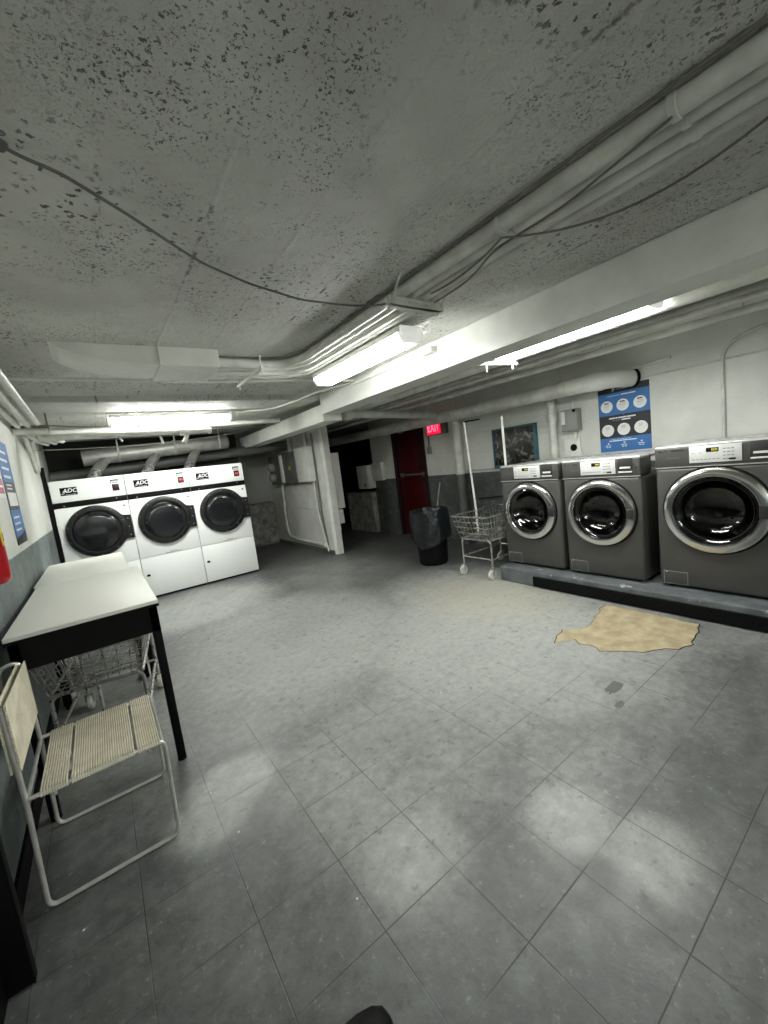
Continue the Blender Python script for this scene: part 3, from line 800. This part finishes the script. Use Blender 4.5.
tag(obj('wall_notice', [(b, 'white_print'), (b2, 'pink_print')], None, smooth=False), 'white and pink paper notice on the left wall above the red extinguisher', 'notice')

t = thing('exit_sign', 'red glowing EXIT sign on the wall beside the red door', 'exit sign', (4.77, 4.96, 1.9))
obj('housing', box(NB(), 4.73, 4.80, 4.73, 5.17, 1.80, 2.045, .006), 'dark_grey_box', t)
obj('face_plate', box(NB(), 4.724, 4.731, 4.84, 5.165, 1.812, 2.035, .002), 'exit_red', t)
Tx = Matrix(((0, 0, -1, 4.723), (-1, 0, 0, 5.003), (0, 1, 0, 1.922), (0, 0, 0, 1)))
obj('lettering', text(NB(), 'EXIT', .205, Tx @ Matrix.Diagonal((.68, 1.05, 1, 1)), bold=.003), 'exit_letter', t, smooth=False)
tag(obj('conduit_drop', [(tube(NB(), [(4.785, 5.2, 1.9), (4.785, 5.22, 1.6)], .012, 8), 'cable'), (box(NB(), 4.76, 4.80, 5.17, 5.26, 1.5, 1.62, .005), 'grey_box')], None), 'small junction box and cable hanging below the red EXIT sign', 'junction box')

t = thing('framed_picture', 'dark framed picture with teal edge on the white wall behind the first washer', 'picture', (4.78, 3.49, 1.2))
obj('artwork', box(NB(), 4.775, 4.79, 3.17, 3.83, 1.19, 1.705), 'art', t)
b = NB()
for q in ((3.13, 3.175, 1.16, 1.72), (3.825, 3.845, 1.16, 1.72), (3.13, 3.845, 1.70, 1.72), (3.13, 3.845, 1.16, 1.2)): box(b, 4.76, 4.80, q[0], q[1], q[2], q[3], .004)
obj('picture_frame', b, 'teal', t)

# ------------------------------------------------------------------ left wall: extinguisher, leaning board
t = thing('fire_extinguisher', 'red fire extinguisher hung on the left wall above the table edge', 'fire extinguisher', (-.40, 2.2, 1.1))
c = (-.40, 2.2, 1.165)
obj('cylinder', lathe(NB(), c, (0, 0, 1), [(.0, 0), (.064, 0), (.073, .012), (.075, .03), (.075, .40), (.064, .45), (.04, .48), (.022, .49), (.022, .51), (0, .51)], 36, False), 'ext_red', t)
b = NB(); box(b, -.405, -.365, 2.14, 2.24, 1.62, 1.645, .004); box(b, -.400, -.37, 2.11, 2.24, 1.66, 1.675, .004); cyl(b, (-.385, 2.19, 1.60), (-.385, 2.19, 1.67), .018, 12)
obj('valve_handle', b, 'black', t)
obj('hose', tube(NB(), [(-.385, 2.21, 1.62), (-.385, 2.31, 1.60), (-.395, 2.305, 1.4), (-.40, 2.30, 1.25)], .010, 10, .05), 'black', t)
b = NB(); b2 = NB()
for bb, zz0, zz1, a0, a1, rr in ((b, 1.31, 1.39, -.3, 1.2, .0762), (b2, 1.33, 1.365, -.1, .9, .0768)):
    A = []; B_ = []
    for k in range(17):
        a = a0+(a1-a0)*k/16
        A.append(bb.verts.new((c[0]+rr*math.cos(a), c[1]+rr*math.sin(a), zz0))); B_.append(bb.verts.new((c[0]+rr*math.cos(a), c[1]+rr*math.sin(a), zz1)))
    for k in range(16): bb.faces.new((A[k], A[k+1], B_[k+1], B_[k]))
obj('label_band', [(b, 'yellow'), (b2, 'dark_print')], None, t)
obj('bracket', box(NB(), XL, -.47, 2.14, 2.24, 1.2, 1.55, .003), 'black', t)
t = thing('leaning_board', 'black board standing on edge against the left wall at the very front', 'board', (-.44, 1.63, 0))
obj('face_sheet', box(NB(), -.478, -.405, 1.60, 1.632, 0, .82, .004), 'black', t)
obj('edge_strip', box(NB(), -.406, -.4025, 1.598, 1.634, 0, .82, .001), 'rubber_base', t)

# ------------------------------------------------------------------ ceiling runs over the middle
def pipe(name, label, pts, r, mat='pipe_white', rad=.1, seg=12, cat='pipe', group=None, extra=None):
    b = tube(NB(), pts, r, seg, rad)
    if extra: extra(b)
    return tag(obj(name, [(b, mat)], None), label, cat, group)
bx = [(1.43, .031, 2.294, 3.02, 'thickest white pipe of the ceiling bundle, farthest from the beam'),
      (1.505, .026, 2.297, 3.14, 'thin white pipe second in the ceiling bundle from the open ceiling'),
      (1.58, .029, 2.294, 3.26, 'white pipe third in the ceiling bundle, two from the light'),
      (1.655, .024, 2.297, 3.38, 'thinnest white pipe of the ceiling bundle, beside the fluorescent light')]
for i, (x, r, z, y, l) in enumerate(bx):
    def cl(bm, x=x, r=r, z=z):
        for yy in (.45, 1.02, 2.2): lathe(bm, (x, yy, z), (0, 1, 0), [(r+.001, -.012), (r+.005, -.01), (r+.005, .01), (r+.001, .012)], 14, False)
    pipe('ceiling_pipe', l, [(x, YF, z), (x, y, z), (.83, y, z)], r, 'pipe_white', .34, 14, group='pipe bundle under the ceiling', extra=cl)
b = NB(); box(b, 1.33, 1.70, 1.62, 1.65, 2.222, 2.262, .003); box(b, 1.33, 1.70, 1.625, 1.685, 2.222, 2.227)
for x in (1.35, 1.685): cyl(b, (x, 1.655, 2.21), (x, 1.53, ZC+.005), .006, 8)
for k in range(5): cyl(b, (1.40+k*.06, 1.616, 2.242), (1.40+k*.06, 1.62, 2.242), .006, 8)
tag(obj('pipe_hanger', b, 'pipe_white'), 'white strut hanger crossing under the pipe bundle where the slack cable ends', 'hanger')
b = NB(); box(b, 1.12, 1.15, 2.9, 3.5, 2.225, 2.245, .003)
for y in (2.93, 3.47): cyl(b, (1.135, y, 2.20), (1.135, y, ZC+.005), .007, 8)
tag(obj('pipe_hanger', b, 'pipe_white'), 'white strut hanger under the bundle near the plastered ceiling box', 'hanger')
cps = [(-.04, 1.36, 2.325), (.0, 1.345, 2.30), (.07, 1.345, 2.285), (.21, 1.45, 2.285), (.47, 1.66, 2.28), (.69, 1.76, 2.275), (.96, 1.83, 2.27), (1.22, 1.80, 2.262), (1.36, 1.74, 2.258), (1.47, 1.64, 2.262)]
b = tube(NB(), cps, .0048, 8, .06); b2 = NB(); lathe(b2, (-.04, 1.36, ZC+.003), (0, 0, -1), [(.018, 0), (.018, .008), (.008, .02), (0, .02)], 14, False)
tag(obj('slack_cable', [(b, 'cable'), (b2, 'dark_grey_box')], None), 'dark slack cable sagging across the pitted ceiling to the pipe bundle', 'cable')
def arc(p, q, sag, n=14):
    p, q, s = Vector(p), Vector(q), Vector(sag)
    return [p.lerp(q, k/n)+s*4*(k/n)*(1-k/n) for k in range(n+1)]
tag(obj('loose_wire', tube(NB(), arc((1.56, .16, 2.25), (1.40, 1.0, 2.23), (.17, .04, -.03))+arc((1.40, 1.0, 2.23), (1.5, 1.5, 2.24), (.02, 0, -.01))[1:], .004, 6), 'cable'), 'thin dark wire looping loosely below the pipe bundle at upper right', 'cable')
tag(obj('loose_wire', tube(NB(), [(1.375, YF, 2.315), (1.375, 1.0, 2.315), (1.40, 1.7, 2.312), (1.385, 2.6, 2.315), (1.3, 2.93, 2.315), (.85, 2.96, 2.315)], .0055, 6, .2), 'cable'), 'dark wire tight along the open-ceiling edge of the pipe bundle', 'cable')
tag(obj('loose_wire', tube(NB(), [(1.41, .45, 2.262), (1.46, .8, 2.235), (1.43, 1.05, 2.225), (1.55, 1.3, 2.225), (1.62, 1.6, 2.25)], .004, 6, .1), 'cable'), 'dark wire crossing the pipe bundle just above the strut hanger', 'cable')
pipe('ceiling_conduit', 'thin white conduit crossing the ceiling past the plastered box', [(XL+.005, 3.63, 2.305), (1.0, 3.63, 2.305), (1.9, 3.52, 2.305), (2.31, 3.52, 2.305)], .013, 'white_paint', .05, 8, 'conduit')
pipe('ceiling_conduit', 'zigzag white conduit between the far light and the beam', [(1.56, 5.1, 2.29), (1.72, 4.95, 2.27), (1.92, 4.7, 2.255), (2.02, 4.25, 2.26), (2.12, 4.0, 2.29), (2.31, 3.6, 2.30)], .011, 'white_paint', .04, 8, 'conduit')
pipe('ceiling_conduit', 'white conduit clipped along the left face of the beam behind the light', [(2.305, 2.35, 2.27), (2.305, 3.6, 2.27)], .011, 'white_paint', .0, 8, 'conduit')
b = NB(); box(b, 2.255, 2.325, 2.32, 2.45, 2.24, 2.29, .006)
tag(obj('junction_box', b, 'white_paint'), 'small white junction box on the beam face beside the first light', 'junction box')
pipe('branch_pipe', 'white pipe with little valves hanging below the light over the dryers', [(-.33, 4.93, 2.07), (1.19, 5.0, 2.07)], .031, 'pipe_white', .0, 12, extra=lambda bm: [
    tube(bm, [(1.19, 5.0, 2.07), (1.22, 5.0, 2.07)], .038, 12), tube(bm, [(.93, 4.99, 2.06), (.93, 4.99, 1.96)], .013, 8), tube(bm, [(.68, 4.98, 2.06), (.70, 4.98, 1.95)], .012, 8),
    tube(bm, [(.96, 5.0, 2.04), (.90, 4.96, 1.94)], .024, 10), tube(bm, [(.30, 4.96, 2.06), (.33, 4.96, 2.0)], .010, 8), tube(bm, [(.5, 4.97, 2.07), (.5, 4.97, ZC+.01)], .008, 8), tube(bm, [(1.1, 4.99, 2.07), (1.1, 4.99, ZC+.01)], .008, 8),
    lathe(bm, (.93, 4.99, 2.07), (1, 0, 0), [(.031, -.05), (.042, -.045), (.042, .045), (.031, .05)], 14, False)])
for x, z, r, l in ((-.30, 2.17, .022, 'white pipe along the left wall top, farthest out from the wall'), (-.365, 2.16, .025, 'white pipe along the left wall top, middle of three'), (-.43, 2.15, .022, 'white pipe along the left wall top, tight to the wall')):
    pipe('wall_pipe', l, [(x, YF, z), (x, 4.9, z), (x+.06, 5.25, z-.06), (x+.12, 5.6, z-.06)], r, 'pipe_white', .12, 12, group='white pipes along the left wall')
tag(obj('pipe_bracket', [(tube(NB(), [(XL, 4.72, 2.115), (-.24, 4.78, 2.115)], .027, 12), 'pipe_white'), (box(NB(), XL, -.22, 4.68, 4.80, 2.145, 2.155), 'cable'), (cyl(NB(), (-.235, 4.77, 2.1), (-.235, 4.77, ZC+.005), .007, 8), 'cable')], None), 'short white cross pipe hung under the left wall pipes', 'bracket')
pipe('drop_pipe', 'pair of white pipes elbowing down the left wall beside the dryers', [(-.40, 5.2, 2.1), (-.44, 5.75, 2.06), (-.45, 5.85, 1.85), (-.475, 6.05, 1.83)], .022, 'pipe_white', .08, 10, extra=lambda bm: tube(bm, [(-.43, 5.0, 2.1), (-.455, 5.5, 2.02), (-.46, 5.75, 1.84), (-.475, 6.0, 1.82)], .018, 10, .08))
tag(obj('loose_wire', tube(NB(), [(-.30, 5.0, 2.2), (.0, 5.02, 2.17), (.5, 5.3, 2.2), (1.2, 5.55, 2.16), (1.8, 5.9, 2.2), (2.3, 6.1, 2.25)], .007, 6, .2), 'cable'), 'dark cable strung along the ceiling just behind the light over the dryers', 'cable')
tag(obj('loose_wire', tube(NB(), arc((-.46, 6.25, 2.1), (1.95, 6.3, 2.18), (0, 0, -.05)), .007, 6), 'cable'), 'dark cable stretched above the tops of the dryers', 'cable')
pipe('ceiling_pipe', 'grey pipe stub crossing from the beam over the dark gap above the dryers', [(2.32, 5.6, 2.23), (1.3, 5.75, 2.24), (-.46, 5.75, 2.22)], .03, 'pipe_white', .1, 10)

# ------------------------------------------------------------------ washer side overhead
rp_ = [(3.16, 2.23, .045, 'fat white pipe along the ceiling right beside the washer-side light'), (3.36, 2.25, .022, 'thin grey pipe third from the beam over the washers'),
       (3.50, 2.24, .028, 'grey pipe fourth from the beam over the washers'), (3.72, 2.24, .024, 'thin white pipe between the grey pipes and the washer wall'), (4.05, 2.22, .03, 'white pipe nearest the poster wall, above the lagged pipe')]
for i, (x, z, r, l) in enumerate(rp_):
    pipe('overhead_pipe', l, [(x, YF, z), (x, 7.5, z)], r, 'pipe_white' if i in (0, 3, 4) else 'pipe_grey', 0, 12, group='pipes over the washers',
         extra=lambda bm, x=x, z=z, r=r: [tube(bm, [(x, yy, z-r-.006), (x, yy, ZC+.005)], .006, 6) for yy in (.9, 2.6, 4.5)])
pipe('sprinkler_branch', 'short white pipe with two droppers at the dark end of the washer-side light', [(2.55, 2.55, 2.22), (2.75, 2.32, 2.17), (3.2, 2.24, 2.17)], .016, 'white_paint', .05, 10, extra=lambda bm: [tube(bm, [(2.86, 2.30, 2.17), (2.86, 2.30, 2.10)], .008, 8), tube(bm, [(3.15, 2.25, 2.17), (3.15, 2.25, 2.12)], .008, 8)])
t = thing('lagged_pipe', 'thick white lagged pipe running above the washers, with a lumpy wrapped joint', 'pipe', (4.5, 1.84, 2.0))
b = NB(); n = 80; y0_, y1_ = 2.35, 11.9
tube(b, [(4.5, y0_+(y1_-y0_)*k/n, 2.015+.004*(y0_+(y1_-y0_)*k/n-2)+.003*noise.noise(Vector((k*.4, 0, 0)))) for k in range(n+1)], lambda s: .087+.002*noise.noise(Vector((s*25, 3, 0))), 22)
obj('lagging', b, 'pipe_white', t)
b = NB(); tube(b, [(4.5, 2.5, 2.018), (4.5, 2.22, 2.016), (4.58, 2.06, 2.012), (4.80, 1.96, 2.005)], lambda s: .088+.010*math.sin(min(1, s*1.6)*PI)+.004*noise.noise(Vector((s*18, 1, 0))), 22, .12)
obj('wrapped_joint', b, 'white_paint', t)
obj('wall_collar', lathe(NB(), (4.772, 1.972, 2.006), (.91, -.41, 0), [(.086, 0), (.098, .0), (.098, .03), (.086, .03)], 24, False), 'black', t)
for y in (2.6, 4.3, 5.6):
    b = NB(); tube(b, [(4.5, y, 2.1), (4.5, y, ZC+.005)], .007, 6); lathe(b, (4.5, y, 2.02), (0, 1, 0), [(.093, -.008), (.1, -.008), (.1, .008), (.093, .008)], 24, False)
    obj('hanger', b, 'pipe_white', t)
t = thing('capped_pipe', 'white capped pipe branching from the beam to the lagged pipe', 'pipe', (3.0, 4.4, 2.1))
obj('pipe_run', tube(NB(), [(2.70, 4.34, 2.10), (4.46, 4.62, 2.07)], .05, 16), 'pipe_white', t)
obj('cap', lathe(NB(), (2.72, 4.345, 2.10), (-1, -.16, 0), [(.05, 0), (.072, .0), (.075, .05), (.06, .085), (0, .1)], 20, False), 'pipe_white', t)
tag(obj('loose_wire', tube(NB(), arc((3.3, 3.2, 2.28), (4.3, 4.4, 2.1), (.0, .3, -.1)), .006, 6), 'pipe_white'), 'pale wire drooping between the overhead pipes and the lagged pipe', 'cable')

# right wall pieces
pipe('drain_pipe', 'white vertical pipe with a collar on the wall between picture and grey switch box', [(4.73, 2.87, .2), (4.73, 2.87, 2.0)], .05, 'pipe_white', 0, 18, extra=lambda bm: [lathe(bm, (4.73, 2.87, 1.70), (0, 0, 1), [(.05, 0), (.062, .0), (.062, .05), (.066, .055), (.066, .085), (.05, .09)], 20, False)])
t = thing('switch_box', 'grey electrical switch box with a white label beside the blue poster', 'switch box', (4.78, 2.62, 1.5))
obj('enclosure', box(NB(), 4.68, 4.80, 2.535, 2.73, 1.545, 1.80, .008), 'grey_box', t)
obj('label_plate', box(NB(), 4.676, 4.681, 2.68, 2.725, 1.63, 1.78), 'white_print', t)
b = NB(); box(b, 4.66, 4.68, 2.545, 2.575, 1.76, 1.79, .004); obj('switch_lever', b, 'black', t)
obj('conduit', tube(NB(), [(4.76, 2.60, 1.55), (4.76, 2.60, 1.44)], .016, 10), 'pipe_white', t)
obj('feed_conduit', tube(NB(), [(4.76, 2.62, 1.80), (4.76, 2.62, 1.92), (4.76, 2.2, 2.08), (4.76, 1.6, 2.12)], .016, 10, .12), 'pipe_white', t)
t = thing('outlet_box', 'white outlet plate with round black socket under the grey switch box', 'outlet', (4.78, 2.66, 1.3))
obj('plate', box(NB(), 4.77, 4.80, 2.56, 2.76, 1.18, 1.45, .006), 'white_paint', t)
obj('socket', lathe(NB(), (4.772, 2.64, 1.345), (-1, 0, 0), [(.04, 0), (.042, .008), (.034, .016), (.026, .010), (0, .010)], 20, False), 'black', t)
pipe('wall_conduit', 'white conduit on the wall above the biggest washer, bending near the ceiling', [(4.785, 1.21, 1.22), (4.785, 1.21, 2.1), (4.785, .98, 2.2), (4.785, .3, 2.2), (4.785, -1.5, 2.2)], .014, 'pipe_white', .12, 10, 'conduit')
pipe('wall_conduit', 'thin horizontal conduit across the white wall above the biggest washer', [(4.79, 1.95, 1.99), (4.79, -1.5, 1.99)], .009, 'pipe_white', 0, 8, 'conduit')
pipe('wall_conduit', 'thin horizontal conduit under the picture at the painted line', [(4.79, 4.4, 1.16), (4.79, 2.9, 1.16)], .010, 'pipe_grey', 0, 8, 'conduit')
b = NB(); tube(b, [(4.68, 4.45, 0), (4.68, 4.45, 1.12)], .066, 20); b2 = NB(); tube(b2, [(4.68, 4.45, 1.12), (4.68, 4.45, 2.0)], .068, 20)
tag(obj('stand_pipe', [(b, 'dark_grey_box'), (b2, 'pipe_white')], None), 'thick vertical pipe painted white above and dark below, behind the trash can', 'pipe')
pipe('wall_rod', 'dark handrail rod slanting on the rough wall behind the wire cart', [(4.75, 4.2, .72), (4.75, 3.3, .80)], .008, 'black', 0, 8, 'rod')
pipe('mop_handle', 'pale broom handle leaning on the wall behind the trash can', [(4.2, 4.75, .02), (4.72, 4.98, 1.0)], .012, 'pipe_grey', 0, 8, 'broom')
# ------------------------------------------------------------------ meters on the partition
t = thing('meter_cabinet', 'grey electric meter panel on the white partition facing the dryers', 'electric panel', (3.08, 7.3, 1.3))
obj('main_box', box(NB(), 2.98, 3.15, 6.80, 7.38, 1.29, 1.86, .006), 'dark_grey_box', t)
obj('cover_strip', box(NB(), 2.965, 3.15, 7.38, 7.52, 1.31, 1.83, .006), 'white_paint', t)
obj('side_box', box(NB(), 2.99, 3.15, 6.32, 6.79, 1.29, 1.88, .006), 'white_paint', t)
obj('rear_box', box(NB(), 3.0, 3.15, 7.53, 8.15, 1.27, 1.84, .006), 'dark_grey_box', t)
for z in (1.42, 1.63): obj('meter_dial', lathe(NB(), (3.0, 7.95, z), (-1, 0, 0), [(.085, 0), (.085, .05), (.075, .09), (.05, .105), (0, .11)], 24, False), 'grey_box', t)
obj('sticker', lathe(NB(), (2.979, 7.08, 1.56), (-1, 0, 0), [(.04, 0), (.04, .002), (0, .002)], 16, False), 'yellow', t)
b = NB(); tube(b, [(3.10, 7.2, 1.86), (3.10, 7.2, 2.2)], .04, 12); tube(b, [(3.10, 6.55, 1.88), (3.10, 6.55, ZC)], .03, 12)
obj('feed_pipe', b, 'pipe_white', t)
pipe('meter_conduit', 'white conduit curving down the partition from the meters to the floor corner', [(3.10, 7.85, 1.28), (3.10, 7.93, .6), (3.10, 7.9, .2), (3.10, 7.4, .16), (3.10, 6.3, .16)], .028, 'pipe_white', .2, 12, 'conduit', extra=lambda bm: [lathe(bm, (3.10, 6.28, .16), (0, 1, 0), [(.0, -.02), (.04, -.02), (.045, .05), (.03, .06)], 14, False), lathe(bm, (3.10, 7.89, .86), (0, 0, 1), [(.028, -.02), (.045, -.015), (.045, .015), (.028, .02)], 14, False)])
pipe('meter_conduit', 'dark thin conduit running straight down the partition edge', [(3.125, 6.30, 2.1), (3.125, 6.32, .75), (3.125, 6.25, .15)], .016, 'cable', 0, 8, 'conduit')
pipe('meter_conduit', 'pale conduit beside the dark one, from the white box to the floor', [(3.11, 6.42, 1.28), (3.11, 6.42, .7), (3.11, 6.22, .05)], .016, 'pipe_white', .1, 8, 'conduit')
t = thing('breaker_box', 'tall white breaker box on the passage side of the partition', 'electric panel', (3.38, 6.2, .8))
obj('enclosure', box(NB(), 3.30, 3.48, 6.09, 6.62, .76, 1.72, .006), 'white_paint', t)
obj('lower_box', box(NB(), 3.30, 3.43, 6.09, 6.45, .50, .74, .006), 'white_paint', t)
obj('outlet_pipe', tube(NB(), [(3.37, 6.2, .50), (3.38, 6.2, .36), (3.31, 6.2, .25)], .022, 10, .06), 'pipe_white', t)
# far wall of the passage
t = thing('wall_panel_box', 'white box on the far passage wall beyond the red door', 'electric panel', (4.7, 7.2, .95))
obj('enclosure', box(NB(), 4.62, 4.80, 6.99, 7.40, .95, 1.44, .006), 'white_paint', t)
obj('lock', lathe(NB(), (4.62, 7.12, 1.03), (-1, 0, 0), [(.025, 0), (.02, .01), (0, .012)], 12, False), 'black', t)
obj('upper_box', box(NB(), 4.72, 4.80, 6.62, 6.98, 1.1, 1.46, .006), 'white_paint', t)

# ------------------------------------------------------------------ shoe at the bottom edge
t = thing('black_shoe', 'toe of a black shoe on the floor at the bottom edge', 'shoe', (.222, .815, 0), -math.radians(98))
b = NB(); rows = []
prof = [(-.17, .030, .085, 0), (-.15, .036, .095, 0), (-.10, .042, .10, 0), (-.03, .048, .085, 0), (.04, .055, .068, 0), (.09, .056, .058, -.004), (.13, .048, .050, -.008), (.155, .032, .040, -.012), (.165, .010, .024, -.014)]
for y, wd, h, dx in prof:
    ring = []
    for k in range(18):
        a = 2*PI*k/18; cx_ = math.cos(a)*wd; cz = .018+(math.sin(a)*.5+.5)*(h-.018)
        ring.append(b.verts.new((dx+cx_*(1 if math.sin(a) < .3 else .8), y, cz)))
    rows.append(ring)
for A, B in zip(rows, rows[1:]):
    for k in range(18): b.faces.new((A[k], A[(k+1) % 18], B[(k+1) % 18], B[k]))
b.faces.new(rows[0][::-1]); b.faces.new(rows[-1])
obj('upper', b, 'shoe', t, world=False, angle=60)
out = [(dx+s*wd*1.04, y) for s, seq in ((1, prof), (-1, prof[::-1])) for y, wd, h, dx in seq]
obj('sole', prism(NB(), out, 2, 0, .02), 'sole', t, world=False, smooth=False)
b = NB()
for k in range(4): tube(b, [(-.022, -.01-k*.022, .086+k*.005), (0, -.005-k*.022, .093+k*.005), (.022, -.01-k*.022, .086+k*.005)], .003, 6)
obj('laces', b, 'black', t, world=False)

# ------------------------------------------------------------------ world, camera, output
W = bpy.data.worlds.new('World'); bpy.context.scene.world = W; W.use_nodes = True
W.node_tree.nodes['Background'].inputs[0].default_value = (.9, .95, 1, 1); W.node_tree.nodes['Background'].inputs[1].default_value = .02
F, YAW, PIT, ROLL, HH = 402.2, math.radians(35.107), math.radians(6.95), math.radians(7.187), 1.45
cy_, sy_ = math.cos(YAW), math.sin(YAW)
fwd = Vector((sy_*math.cos(PIT), cy_*math.cos(PIT), -math.sin(PIT))); right = Vector((cy_, -sy_, 0)); down = fwd.cross(right)
cr, sr = math.cos(ROLL), math.sin(ROLL)
r2 = right*cr+down*sr; d2_ = down*cr-right*sr
cam = bpy.data.cameras.new('Camera'); co = bpy.data.objects.new('Camera', cam); C.objects.link(co)
cam.sensor_fit = 'VERTICAL'; cam.sensor_height = 36; cam.lens = 36*F/1024; cam.clip_start = .05
mw = Matrix((r2, -d2_, -fwd)).transposed().to_4x4(); mw.translation = Vector((0, 0, HH)); co.matrix_world = mw
sc = bpy.context.scene; sc.camera = co
sc.view_settings.view_transform = 'Standard'; sc.view_settings.look = 'None'; sc.view_settings.gamma = 1; sc.view_settings.use_curve_mapping = False
sc.view_settings.exposure = .1
sc.cycles.use_denoising = True; sc.cycles.max_bounces = 10; sc.cycles.diffuse_bounces = 6
